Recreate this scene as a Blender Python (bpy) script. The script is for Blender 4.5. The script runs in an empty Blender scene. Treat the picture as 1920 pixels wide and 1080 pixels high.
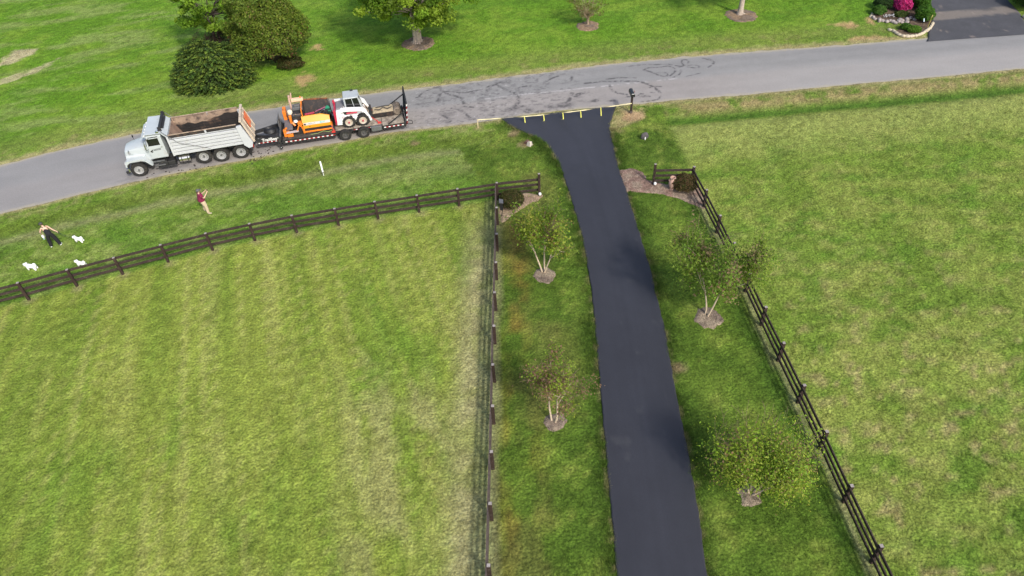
import bpy, bmesh, math, random
import numpy as np
from mathutils import Vector, Matrix
R = math.radians
scene = bpy.context.scene
COL = scene.collection

# ---------------------------------------------------------------- camera, sky, sun, exposure
cam_d = bpy.data.cameras.new('camera'); cam = bpy.data.objects.new('camera', cam_d); COL.objects.link(cam)
cam_d.sensor_width = 36.0; cam_d.lens = 36.0*1353.0/1920.0; cam_d.clip_start = 0.1; cam_d.clip_end = 3000
TH, RO, CAMH = R(43.84), R(-3.288), 27.013
fw = Vector((0, math.cos(TH), -math.sin(TH))); up0 = Vector((0, math.sin(TH), math.cos(TH))); rt0 = Vector((1, 0, 0))
rt = rt0*math.cos(RO)+up0*math.sin(RO); up = up0*math.cos(RO)-rt0*math.sin(RO)
M3 = Matrix((rt, up, -fw)).transposed().to_4x4(); M3.translation = Vector((0, 0, CAMH))
cam.matrix_world = M3
scene.camera = cam
SUN_EL = R(42); SUN_AZ = math.atan2(0.52, -0.854)         # the sun stands behind the camera to the right
world = bpy.data.worlds.new('World'); scene.world = world; world.use_nodes = True
wn = world.node_tree.nodes; wl = world.node_tree.links
sky = wn.new('ShaderNodeTexSky'); sky.sky_type = 'NISHITA'; sky.sun_disc = False
sky.sun_elevation = SUN_EL; sky.sun_rotation = SUN_AZ; sky.air_density = 1.0; sky.dust_density = 3.0
bg = wn['Background']; bg.inputs['Strength'].default_value = 0.15
wl.new(sky.outputs['Color'], bg.inputs['Color'])
sun_d = bpy.data.lights.new('sun', 'SUN'); sun = bpy.data.objects.new('sun', sun_d); COL.objects.link(sun)
sun_d.energy = 2.25; sun_d.angle = R(5); sun_d.color = (1.0, 0.96, 0.90)
sdir = Vector((math.sin(SUN_AZ)*math.cos(SUN_EL), math.cos(SUN_AZ)*math.cos(SUN_EL), math.sin(SUN_EL)))
sun.rotation_euler = sdir.to_track_quat('Z', 'Y').to_euler(); sun.location = (30, -30, 60)
scene.view_settings.view_transform = 'Standard'; scene.view_settings.look = 'None'
scene.view_settings.exposure = 0.50; scene.view_settings.gamma = 1.0

# ground outlines in metres
DATA = {
 'road_lo': [(-32.2,37.61),(-29.61,38.51),(-26.99,39.52),(-24.56,40.27),(-23.11,40.77),(-19.88,41.66),(-16.54,42.5),(-14.41,43.11),(-11.41,43.76),(-8.38,44.52),(-5.89,44.91),(-1.98,45.22),(0.01,45.62),(2.25,46.03),(5.36,46.36),(8.31,46.48),(12.0,46.75),(18.69,47.07),(25.53,47.57),(33.26,48.03),(38.91,48.48)],
 'road_hi': [(-34.86,43.23),(-31.17,44.92),(-27.67,46.08),(-23.15,47.48),(-18.72,48.74),(-16.49,49.19),(-12.91,49.98),(-8.91,50.54),(-5.66,50.86),(0.78,51.8),(7.39,52.77),(14.08,53.38),(19.45,53.63),(26.57,53.8),(31.46,54.08),(34.17,54.22),(38.97,54.66),(42.34,54.91)],
 'drive_l': [(0.01,45.58),(0.89,44.3),(1.71,43.55),(2.75,42.49),(3.11,41.62),(3.55,40.01),(3.75,38.56),(3.91,36.19),(4.07,34.34),(4.19,32.86),(4.24,31.0),(4.24,27.86),(4.11,25.25),(3.94,22.27),(3.67,17.85),(3.5,14.69),(3.36,12.04)],
 'drive_r': [(8.32,46.44),(7.73,44.85),(7.45,43.73),(7.4,42.47),(7.37,40.79),(7.31,38.37),(7.45,36.22),(7.52,34.03),(7.57,31.01),(7.64,28.86),(7.58,26.67),(7.58,24.56),(7.36,21.39),(7.28,19.71),(7.21,17.35),(7.03,14.88),(6.73,11.88)],
 'bed_r': [(7.29,38.45),(8.07,38.61),(8.72,38.18),(8.94,37.28),(9.72,36.75),(10.84,36.52),(11.94,36.53),(12.02,35.41),(11.91,33.98),(11.22,34.46),(10.41,35.24),(9.21,35.84),(7.41,36.13)],
 'bed_l': [(-0.51,34.98),(-0.2,36.41),(1.17,36.62),(2.25,36.29),(2.16,35.97),(1.27,35.4),(0.42,34.58),(-0.38,33.68)],
 'straw': [(8.27,46.18),(7.71,44.7),(7.41,43.6),(7.55,42.76),(8.15,42.83),(8.51,43.76),(9.11,44.26),(9.85,44.61),(10.04,45.76),(9.03,46.4)],
 'L': [(-26.63,29.4),(-24.46,30.34),(-22.14,31.13),(-19.75,31.91),(-17.4,32.79),(-15.05,33.43),(-12.66,33.99),(-10.23,34.47),(-7.87,34.88),(-5.38,35.28),(-2.96,35.61),(-0.58,35.98)],
 'nd': [(34.49,54.27),(34.87,55.3),(35.6,56.41),(36.46,58.18),(37.76,61.33)],
 'ndr': [(42.91,55.64),(43.83,57.7),(43.95,60.45)],
 'ndstrip': [(36.69,58.79),(41.06,58.84),(43.29,59.19),(43.76,57.82),(40.45,57.63),(36.67,57.2),(36.22,57.37)],
 'rocks': [(31.69,58.4),(31.79,58.07),(31.88,57.64),(32.22,57.7),(32.39,57.46),(32.68,57.42),(32.94,57.29),(33.27,57.34),(33.61,57.51),(33.86,57.47),(34.24,57.63),(34.62,57.79)],
 'wall': [(32.03,55.87),(32.25,55.55),(32.33,55.04),(32.5,54.72),(32.79,54.59),(33.11,54.55),(33.56,54.59),(34.09,54.81),(34.75,55.32),(35.34,55.84),(35.86,56.58)],
 'rocksdry': [(33.88,61.65),(32.92,60.42),(32.15,59.42),(31.56,58.63)],
 'azalea': [(34.47,58.99)],
 'hedge': [(35.61,58.29),(35.15,56.78),(36.48,59.92)],
 'grn': [(32.33,58.96),(33.35,59.91),(33.27,55.51),(33.81,55.24),(33.18,58.95),(33.78,58.54)],
 'rod': [(34.96,55.69)],
 'lamp': [(34.72,56.12)],
 'dirt': [(27.95,57.64),(28.83,57.84),(29.73,57.61),(30.01,56.95),(29.04,56.98)],
 'dirt2': [(28.77,55.11),(30.49,55.08),(32.42,54.54),(30.23,54.43),(27.64,54.38)],
 'dirt3': [(31.69,58.83),(31.42,57.39),(30.9,57.87)],
 'bare1': [(-42.66,59.74),(-42.18,61.69),(-40.54,61.69),(-40.36,60.75),(-41.55,59.31),(-42.22,58.81)],
 'bare2': [(-41.1,56.43),(-39.34,57.42),(-38.19,58.9),(-37.57,59.6),(-38.74,57.07),(-40.65,55.48)],
 'bare3': [(-16.35,53.31),(-15.58,54.28),(-14.87,53.31),(-15.39,52.17)],
 'bare4': [(-15.68,59.25),(-15.16,59.38),(-14.89,58.54),(-15.35,58.3)],
 'misc': [(1.75,42.03),(9.6,41.87),(2.02,36.26),(9.19,36.63),(-0.43,34.45),(-1.75,44.73),(9.18,45.41),(9.23,36.74),(2.01,36.23),(11.75,36.55)],
 'strokes': [(0.14,[(14.38,52.9),(14.3,52.21),(14.63,51.62),(15.23,51.41),(15.58,51.56),(15.57,51.78),(15.09,51.97),(14.56,51.9),(13.91,51.92),(13.22,52.34),(11.28,52.5),(9.96,52.41)]),(0.14,[(14.38,52.9),(14.79,52.99),(14.9,52.56),(14.59,52.04),(13.74,51.73)]),(0.16,[(16.11,52.97),(16.55,52.63),(16.77,52.19),(16.55,51.8),(16.15,51.49)]),(0.12,[(16.49,52.92),(16.8,52.32),(16.61,51.79)]),(0.16,[(11.14,51.63),(11.71,51.21),(12.23,50.56),(12.7,50.37),(12.93,50.74),(12.7,51.04),(12.06,51.06)]),(0.14,[(11.14,51.63),(11.71,51.97),(12.49,51.93),(13.16,52.07),(13.59,51.61),(13.54,51.07),(12.98,50.47)]),(0.14,[(13.98,51.29),(13.78,50.64),(13.18,50.23)]),(0.1,[(14.07,50.21),(14.75,50.44),(15.37,50.63)]),(0.22,[(6.43,50.06),(7.71,50.17),(8.97,50.1),(10.34,49.94),(11.03,49.52),(11.53,48.82),(11.76,48.04)]),(0.16,[(8.14,50.52),(9.18,50.66),(10.3,50.47)]),(0.2,[(8.26,49.59),(8.28,48.82),(8.7,48.27),(9.28,48.03)]),(0.2,[(5.59,48.13),(6.01,48.58),(6.52,48.65)]),(0.18,[(9.24,47.72),(9.98,47.75),(10.54,48.18),(10.34,47.71),(10.86,47.53)]),(0.15,[(10.08,46.89),(10.81,46.88),(11.46,47.1),(11.66,47.56)]),(0.14,[(11.16,48.87),(11.56,49.02),(12.04,48.89)]),(0.3,[(-1.03,49.69),(-0.98,50.37),(-0.67,50.61),(-0.33,50.5),(0.2,50.16),(0.65,49.63),(1.04,49.18),(1.27,48.49),(1.24,47.71),(0.89,47.11),(0.62,46.89)]),(0.22,[(-0.47,50.52),(-0.05,51.03),(0.71,51.15)]),(0.24,[(1.26,49.56),(1.41,49.95),(1.96,50.16)]),(0.22,[(1.26,49.7),(1.38,49.28),(1.63,49.05)]),(0.26,[(-4.76,48.65),(-4.66,49.57),(-4.4,50.08),(-3.99,49.63),(-3.44,49.3),(-2.97,48.84),(-2.76,48.03)]),(0.18,[(-4.54,50.17),(-3.72,49.93),(-2.64,49.67),(-1.77,49.91)]),(0.2,[(-3.41,47.46),(-2.89,47.73),(-2.11,47.45)]),(0.2,[(-3.67,47.49),(-3.15,47.18),(-2.62,46.62),(-2.36,45.97),(-1.98,45.81)]),(0.18,[(-1.71,48.04),(-1.45,47.88),(-1.29,47.67)]),(0.18,[(-6.19,49.34),(-6.02,50.0),(-5.24,50.66),(-4.7,50.87)]),(0.2,[(-3.95,45.6),(-3.64,45.75),(-4.03,46.28),(-4.3,46.56)]),(0.18,[(3.34,50.56),(4.01,51.18),(4.51,51.41)]),(0.2,[(5.39,50.6),(5.55,51.21)]),(0.2,[(5.48,48.14),(5.72,48.57),(6.27,48.71)]),(0.3,[(4.8,47.31),(5.14,48.05),(5.33,48.69)]),(0.16,[(-6.34,48.37),(-5.94,48.39)]),(0.16,[(-5.73,49.42),(-6.39,49.37)]),(0.2,[(-1.5,49.21),(-0.7,49.38),(-0.17,49.19)])],
 'blobs': [((-0.05,46.27),0.75),((0.75,46.94),0.6),((1.21,47.2),0.55),((1.83,46.5),0.9),((3.47,46.95),1.0),((4.25,46.99),0.9),((-0.76,46.23),0.5),((-0.83,45.56),0.35),((4.79,47.18),0.8),((4.2,47.89),0.25),((2.65,46.28),0.7),((4.06,48.57),0.35),((-0.58,48.31),0.35),((-3.89,45.59),0.35),((-2.11,45.82),0.35),((0.6,48.24),0.3),((10.44,47.58),0.4),((11.21,48.11),0.3),((8.06,47.24),0.35),((6.74,47.39),0.6)],
 'pale_line': [(-2.1,48.48),(-0.38,48.68),(1.76,48.96),(2.97,49.03),(4.65,49.17),(6.34,49.38),(6.98,49.41),(10.82,49.8),(13.39,50.02)],
}

# ---------------------------------------------------------------- noise
def vnoise(x, y, s=0):
    x = np.asarray(x, float); y = np.asarray(y, float)
    xi = np.floor(x).astype(np.int64); yi = np.floor(y).astype(np.int64); fx = x-xi; fy = y-yi
    fx = fx*fx*(3-2*fx); fy = fy*fy*(3-2*fy)
    def h(a, b):
        n = (a*374761393+b*668265263+s*1442695041) & 0xffffffff
        n = ((n ^ (n >> 13))*1274126177) & 0xffffffff
        n = ((n ^ (n >> 15))*2246822519) & 0xffffffff
        return ((n ^ (n >> 16)) & 0xffff)/65535.0
    a = h(xi, yi); b = h(xi+1, yi); c = h(xi, yi+1); d = h(xi+1, yi+1)
    return (a*(1-fx)+b*fx)*(1-fy)+(c*(1-fx)+d*fx)*fy
def fbm(x, y, s=0, o=4, g=0.55):
    t = 0; a = 1; n = 0
    for i in range(o):
        t = t+a*vnoise(x*2**i, y*2**i, s+i*17); n += a; a *= g
    return t/n
def sstep(a, b, x):
    t = np.clip((x-a)/(b-a), 0, 1); return t*t*(3-2*t)
def mix(a, b, t):
    t = np.asarray(t)[..., None]; return np.asarray(a)*(1-t)+np.asarray(b)*t

# ---------------------------------------------------------------- materials
def mat(name, col, rough=0.6, metal=0.0, spec=0.5, var=0.0, vscale=3.0, bump=0.0, bscale=20.0, attr=None, dirt=None, transl=0.0, grain=0.0, gscale=40.0):
    m = bpy.data.materials.new(name); m.use_nodes = True
    n = m.node_tree.nodes; l = m.node_tree.links; b = n['Principled BSDF']
    b.inputs['Roughness'].default_value = rough; b.inputs['Metallic'].default_value = metal
    b.inputs['Specular IOR Level'].default_value = spec
    tc = n.new('ShaderNodeTexCoord')
    if attr:
        a = n.new('ShaderNodeAttribute'); a.attribute_name = attr; c = a.outputs['Color']
    else:
        r = n.new('ShaderNodeRGB'); r.outputs[0].default_value = (*col, 1); c = r.outputs[0]
    def vary(c, amt, sc, det):
        t = n.new('ShaderNodeTexNoise'); t.inputs['Scale'].default_value = sc; t.inputs['Detail'].default_value = det
        l.new(tc.outputs['Object'], t.inputs['Vector'])
        mr = n.new('ShaderNodeMapRange'); mr.inputs[1].default_value = 0.28; mr.inputs[2].default_value = 0.72
        mr.inputs[3].default_value = 1-amt; mr.inputs[4].default_value = 1+amt; l.new(t.outputs['Fac'], mr.inputs[0])
        x = n.new('ShaderNodeVectorMath'); x.operation = 'SCALE'; l.new(c, x.inputs[0]); l.new(mr.outputs[0], x.inputs['Scale'])
        return x.outputs[0]
    if var: c = vary(c, var, vscale, 4)
    if grain: c = vary(c, grain, gscale, 2)
    if dirt:                                   # (colour, amount, scale)
        t = n.new('ShaderNodeTexNoise'); t.inputs['Scale'].default_value = dirt[2]; t.inputs['Detail'].default_value = 6; t.inputs['Roughness'].default_value = 0.65
        l.new(tc.outputs['Object'], t.inputs['Vector'])
        mr = n.new('ShaderNodeMapRange'); mr.inputs[1].default_value = 0.62-dirt[1]*0.35; mr.inputs[2].default_value = 0.80-dirt[1]*0.35; l.new(t.outputs['Fac'], mr.inputs[0])
        mx = n.new('ShaderNodeMix'); mx.data_type = 'RGBA'; l.new(mr.outputs[0], mx.inputs[0]); l.new(c, mx.inputs[6]); mx.inputs[7].default_value = (*dirt[0], 1); c = mx.outputs[2]
    l.new(c, b.inputs['Base Color'])
    if bump:
        t = n.new('ShaderNodeTexNoise'); t.inputs['Scale'].default_value = bscale; t.inputs['Detail'].default_value = 5
        l.new(tc.outputs['Object'], t.inputs['Vector'])
        bp = n.new('ShaderNodeBump'); bp.inputs['Strength'].default_value = 1.0; bp.inputs['Distance'].default_value = bump
        l.new(t.outputs['Fac'], bp.inputs['Height']); l.new(bp.outputs[0], b.inputs['Normal'])
    if transl:
        tr = n.new('ShaderNodeBsdfTranslucent'); l.new(c, tr.inputs['Color'])
        ms = n.new('ShaderNodeMixShader'); ms.inputs[0].default_value = transl
        l.new(b.outputs[0], ms.inputs[1]); l.new(tr.outputs[0], ms.inputs[2]); l.new(ms.outputs[0], n['Material Output'].inputs['Surface'])
    return m

# ---------------------------------------------------------------- mesh building
class MB:
    def __init__(s): s.v = []; s.f = []
    def add(s, vs, fs):
        o = len(s.v); s.v += [tuple(map(float, p)) for p in vs]; s.f += [tuple(i+o for i in f) for f in fs]; return s
    def hexa(s, p): return s.add(p, [(0, 3, 2, 1), (4, 5, 6, 7), (0, 1, 5, 4), (1, 2, 6, 5), (2, 3, 7, 6), (3, 0, 4, 7)])
    def box(s, x0, x1, y0, y1, z0, z1): return s.hexa([(x0, y0, z0), (x1, y0, z0), (x1, y1, z0), (x0, y1, z0), (x0, y0, z1), (x1, y0, z1), (x1, y1, z1), (x0, y1, z1)])
    def bar(s, p, q, w, h, upv=(0, 0, 1)):
        p, q = Vector(p), Vector(q); d = (q-p).normalized(); u = Vector(upv); r = d.cross(u)
        if r.length < 1e-4: r = d.cross(Vector((1, 0, 0)))
        r.normalize(); u = r.cross(d).normalized(); a = r*w/2; b = u*h/2
        return s.hexa([p-a-b, q-a-b, q+a-b, p+a-b, p-a+b, q-a+b, q+a+b, p+a+b])
    def prism(s, pts, y0, y1):                 # polygon in x,z extruded along y
        n = len(pts); vs = [(x, y0, z) for x, z in pts]+[(x, y1, z) for x, z in pts]
        return s.add(vs, [tuple(range(n)), tuple(range(2*n-1, n-1, -1))]+[(i, i+n, (i+1) % n+n, (i+1) % n) for i in range(n)])
    def tube(s, pts, r, n=8, caps=True):
        pts = [Vector(p) for p in pts]; rs = r if isinstance(r, (list, tuple)) else [r]*len(pts); vs = []; fs = []; u = None
        for i, p in enumerate(pts):
            d = (pts[min(i+1, len(pts)-1)]-pts[max(i-1, 0)]).normalized()
            if u is None: u = d.orthogonal().normalized()
            else:
                u = u-d*u.dot(d); u = u.normalized() if u.length > 1e-5 else d.orthogonal().normalized()
            w = d.cross(u)
            vs += [p+(u*math.cos(2*math.pi*k/n)+w*math.sin(2*math.pi*k/n))*rs[i] for k in range(n)]
        for i in range(len(pts)-1):
            for k in range(n): a = i*n+k; b = i*n+(k+1) % n; fs.append((a, b, b+n, a+n))
        if caps: fs += [tuple(range(n-1, -1, -1)), tuple(range((len(pts)-1)*n, len(pts)*n))]
        return s.add(vs, fs)
    def lathe(s, prof, c, axis='z', n=24, caps=True):     # prof: (radius, height along axis)
        vs = []; fs = []
        for r, h in prof:
            for k in range(n):
                a = 2*math.pi*k/n; x, y = r*math.cos(a), r*math.sin(a)
                p = (x, y, h) if axis == 'z' else ((x, h, y) if axis == 'y' else (h, x, y))
                vs.append((c[0]+p[0], c[1]+p[1], c[2]+p[2]))
        m = len(prof)
        for i in range(m-1):
            for k in range(n): a = i*n+k; b = i*n+(k+1) % n; fs.append((a, b, b+n, a+n))
        if caps: fs.append(tuple(range(n-1, -1, -1))); fs.append(tuple(range((m-1)*n, m*n)))
        return s.add(vs, fs)
    def ball(s, c, r, n=12, m=8, wob=0, seed=0):
        rr = r if isinstance(r, (list, tuple)) else (r, r, r); rnd = random.Random(seed); vs = []; fs = []
        for i in range(m+1):
            t = math.pi*i/m
            for k in range(n):
                a = 2*math.pi*k/n; w = 1+wob*(rnd.random()-.5)*2
                vs.append((c[0]+rr[0]*math.sin(t)*math.cos(a)*w, c[1]+rr[1]*math.sin(t)*math.sin(a)*w, c[2]+rr[2]*math.cos(t)*w))
        for i in range(m):
            for k in range(n): a = i*n+k; b = i*n+(k+1) % n; fs.append((a, a+n, b+n, b))
        return s.add(vs, fs)
    def build(s, name, m, parent=None, smooth=True, bevel=0.0, ang=35):
        me = bpy.data.meshes.new(name); me.from_pydata(s.v, [], s.f); me.validate()
        bm = bmesh.new(); bm.from_mesh(me); bmesh.ops.remove_doubles(bm, verts=bm.verts, dist=1e-5); bmesh.ops.recalc_face_normals(bm, faces=bm.faces); bm.to_mesh(me); bm.free()
        me.materials.append(m)
        if smooth:
            me.polygons.foreach_set('use_smooth', [True]*len(me.polygons)); me.set_sharp_from_angle(angle=R(ang))
        o = bpy.data.objects.new(name, me); COL.objects.link(o); o.parent = parent
        if bevel:
            b = o.modifiers.new('bevel', 'BEVEL'); b.width = bevel; b.segments = 2; b.limit_method = 'ANGLE'
        return o
def tag(o, label=None, cat=None, group=None, kind=None):
    if label: o['label'] = label
    if cat: o['category'] = cat
    if group: o['group'] = group
    if kind: o['kind'] = kind
    return o
def thing(name, label, cat, loc=(0, 0, 0), rz=0.0, group=None):
    o = bpy.data.objects.new(name, None); COL.objects.link(o); o.location = loc; o.rotation_euler = (0, 0, rz); o.empty_display_size = 0.3
    return tag(o, label, cat, group)
def part(name, parent, loc=(0, 0, 0)):
    o = bpy.data.objects.new(name, None); COL.objects.link(o); o.parent = parent; o.location = loc; o.empty_display_size = 0.2; return o
def npmesh(name, V, F, m, parent=None, colors=None, smooth=False):
    V = np.asarray(V, np.float32); F = np.asarray(F, np.int32); k = F.shape[1]
    me = bpy.data.meshes.new(name); me.vertices.add(len(V)); me.vertices.foreach_set('co', V.ravel())
    me.loops.add(F.size); me.loops.foreach_set('vertex_index', F.ravel())
    me.polygons.add(len(F)); me.polygons.foreach_set('loop_start', np.arange(0, F.size, k, dtype=np.int32))
    if smooth: me.polygons.foreach_set('use_smooth', np.ones(len(F), bool))
    me.update(calc_edges=True)
    if colors is not None:
        ca = me.color_attributes.new('Col', 'FLOAT_COLOR', 'POINT')
        ca.data.foreach_set('color', np.concatenate([np.asarray(colors, np.float32), np.ones((len(V), 1), np.float32)], 1).ravel())
    me.materials.append(m)
    o = bpy.data.objects.new(name, me); COL.objects.link(o); o.parent = parent; return o
def text(name, body, size, m, parent, loc, rot, sx=1.0, shear=0.0):
    c = bpy.data.curves.new(name, 'FONT'); c.body = body; c.size = size; c.extrude = 0.003; c.shear = shear; c.offset = size*0.02
    t = bpy.data.objects.new('t', c); COL.objects.link(t)
    me = bpy.data.meshes.new_from_object(t); bpy.data.objects.remove(t); me.materials.clear(); me.materials.append(m)
    o = bpy.data.objects.new(name, me); COL.objects.link(o); o.parent = parent; o.location = loc; o.rotation_euler = rot; o.scale = (sx, 1, 1); return o

# ---------------------------------------------------------------- the lie of the land
def P(n): return np.array(DATA[n])
lo = P('road_lo'); hi = P('road_hi')
lo = np.vstack([[(-300, -75)], [(-75, 20.5)], lo, [(75, 48.4)], [(300, 48.0)]]); hi = np.vstack([[(-300, -66)], [(-75, 27.5)], hi, [(75, 55.4)], [(300, 55)]])
ylo = lambda x: np.interp(x, lo[:, 0], lo[:, 1]); yhi = lambda x: np.interp(x, hi[:, 0], hi[:, 1])
LF = np.array([(-31.6, 27.6), (-29.1, 28.6), (-26.75, 29.45), (-24.42, 30.34), (-22.11, 31.13), (-19.75, 31.93), (-17.39, 32.77), (-15.04, 33.41), (-12.65, 33.97), (-10.22, 34.46), (-7.87, 34.88), (-5.39, 35.28), (-2.95, 35.67), (-0.56, 36.05)])
MF = np.array([(-0.56, 36.05), (-0.62, 33.63), (-0.70, 31.26), (-0.80, 28.89), (-0.90, 26.53), (-1.0, 24.19), (-1.08, 21.76), (-1.17, 19.35), (-1.26, 17.02), (-1.36, 14.64), (-1.46, 12.14), (-1.55, 9.7), (-1.64, 7.3)])
RF = np.array([(11.58, 36.60), (11.79, 34.21), (11.97, 31.76), (12.13, 29.3), (12.26, 26.8), (12.38, 24.35), (12.51, 22.0), (12.65, 19.51), (12.78, 17.04), (12.89, 14.54), (13.02, 12.01), (13.15, 9.6), (13.28, 7.2)])
yL = lambda x: np.interp(x, LF[:, 0], LF[:, 1], left=20); xM = lambda y: np.interp(y, MF[::-1, 1], MF[::-1, 0]); xR = lambda y: np.interp(y, RF[::-1, 1], RF[::-1, 0])
def resample(P, n):
    d = np.concatenate([[0], np.cumsum(np.linalg.norm(np.diff(P, axis=0), axis=1))]); t = np.linspace(0, d[-1], n)
    return np.stack([np.interp(t, d, P[:, 0]), np.interp(t, d, P[:, 1])], 1)
def smooth(P, k=3):
    for _ in range(k): P = np.vstack([P[:1], (P[:-2]+2*P[1:-1]+P[2:])/4, P[-1:]])
    return P
DL = np.vstack([P('drive_l'), [(3.3, 9), (3.2, 2)]]); DR = np.vstack([P('drive_r'), [(6.6, 9), (6.4, 2)]])
DLs = smooth(resample(DL, 220), 6); DRs = smooth(resample(DR, 220), 6)
rw = np.random.RandomState(3)
def rough_edge(Q, amp, seed):
    t = np.arange(len(Q)); return Q+np.stack([(fbm(t*0.45, t*0+seed, seed, 3)-.5)*amp, (fbm(t*0.4, t*0+seed+9, seed, 3)-.5)*amp*0.6], 1)
DLs = rough_edge(DLs, 0.11, 5); DRs = rough_edge(DRs, 0.11, 8)
DLs[:, 0] -= .10*sstep(36, 40, DLs[:, 1]); DPOLY = np.vstack([DLs, DRs[::-1]])
def in_poly(x, y, Q):
    x = np.asarray(x); y = np.asarray(y); ins = np.zeros(x.shape, bool); n = len(Q)
    for i in range(n):
        x1, y1 = Q[i]; x2, y2 = Q[(i+1) % n]
        if y1 == y2: continue
        c = ((y1 > y) != (y2 > y)) & (x < (x2-x1)*(y-y1)/(y2-y1)+x1); ins ^= c
    return ins
def dist_poly(x, y, Q, closed=False):
    x = np.asarray(x, float); y = np.asarray(y, float); d = np.full(x.shape, 1e9); n = len(Q)
    for i in range(n if closed else n-1):
        a = np.array(Q[i]); b = np.array(Q[(i+1) % n]); e = b-a; L = max(e @ e, 1e-9)
        t = np.clip(((x-a[0])*e[0]+(y-a[1])*e[1])/L, 0, 1); d = np.minimum(d, np.hypot(x-a[0]-t*e[0], y-a[1]-t*e[1]))
    return d
def sdf(x, y, Q):                              # negative inside
    d = dist_poly(x, y, Q, True); return np.where(in_poly(x, y, Q), -d, d)
NDP = np.vstack([np.array([(34.2, 53.9)]), P('nd'), [(40, 66), (47, 66), (44.6, 62)], P('ndr')[::-1], [(43.4, 54.2)]])
BEDN = np.array([(31.55, 58.3), (32.3, 57.75), (33.6, 57.4), (34.6, 57.75), (33.5, 56.3), (32.2, 55.75), (32.7, 54.75), (33.6, 54.7), (34.75, 55.4), (35.8, 56.6), (36.6, 58.3), (37.8, 61.4), (38.4, 63), (33.6, 63), (32.9, 61)])
def gz(x, y):
    x = np.asarray(x, float); y = np.asarray(y, float)
    d = ylo(x)-y
    gate = np.where(x < 4.5, sstep(1.2, -2.5, x), sstep(9.5, 12.5, x))
    depth = np.where(x < 4.5, 0.16, 0.26)
    z = -depth*np.exp(-((d-2.5)/0.95)**2)*gate
    far = np.maximum(np.maximum(-55-x, x-55), np.maximum(-y, y-80)); fade = np.clip(1-far/10, 0, 1)
    bumps = (fbm(x*0.16, y*0.16, 31, 3)-.5)*0.16+(fbm(x*0.9, y*0.9, 37, 2)-.5)*0.05
    off = np.minimum(np.minimum(np.abs(d-0), np.abs(y-yhi(x))), np.where((x > -2) & (x < 11), 0.9, 9))
    onroad = (d < 0) & (y < yhi(x))
    z = z+bumps*np.clip(off/1.5, 0, 1)*(~onroad)*fade
    return z
def gz1(x, y): return float(gz(np.array([x]), np.array([y]))[0])

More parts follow.
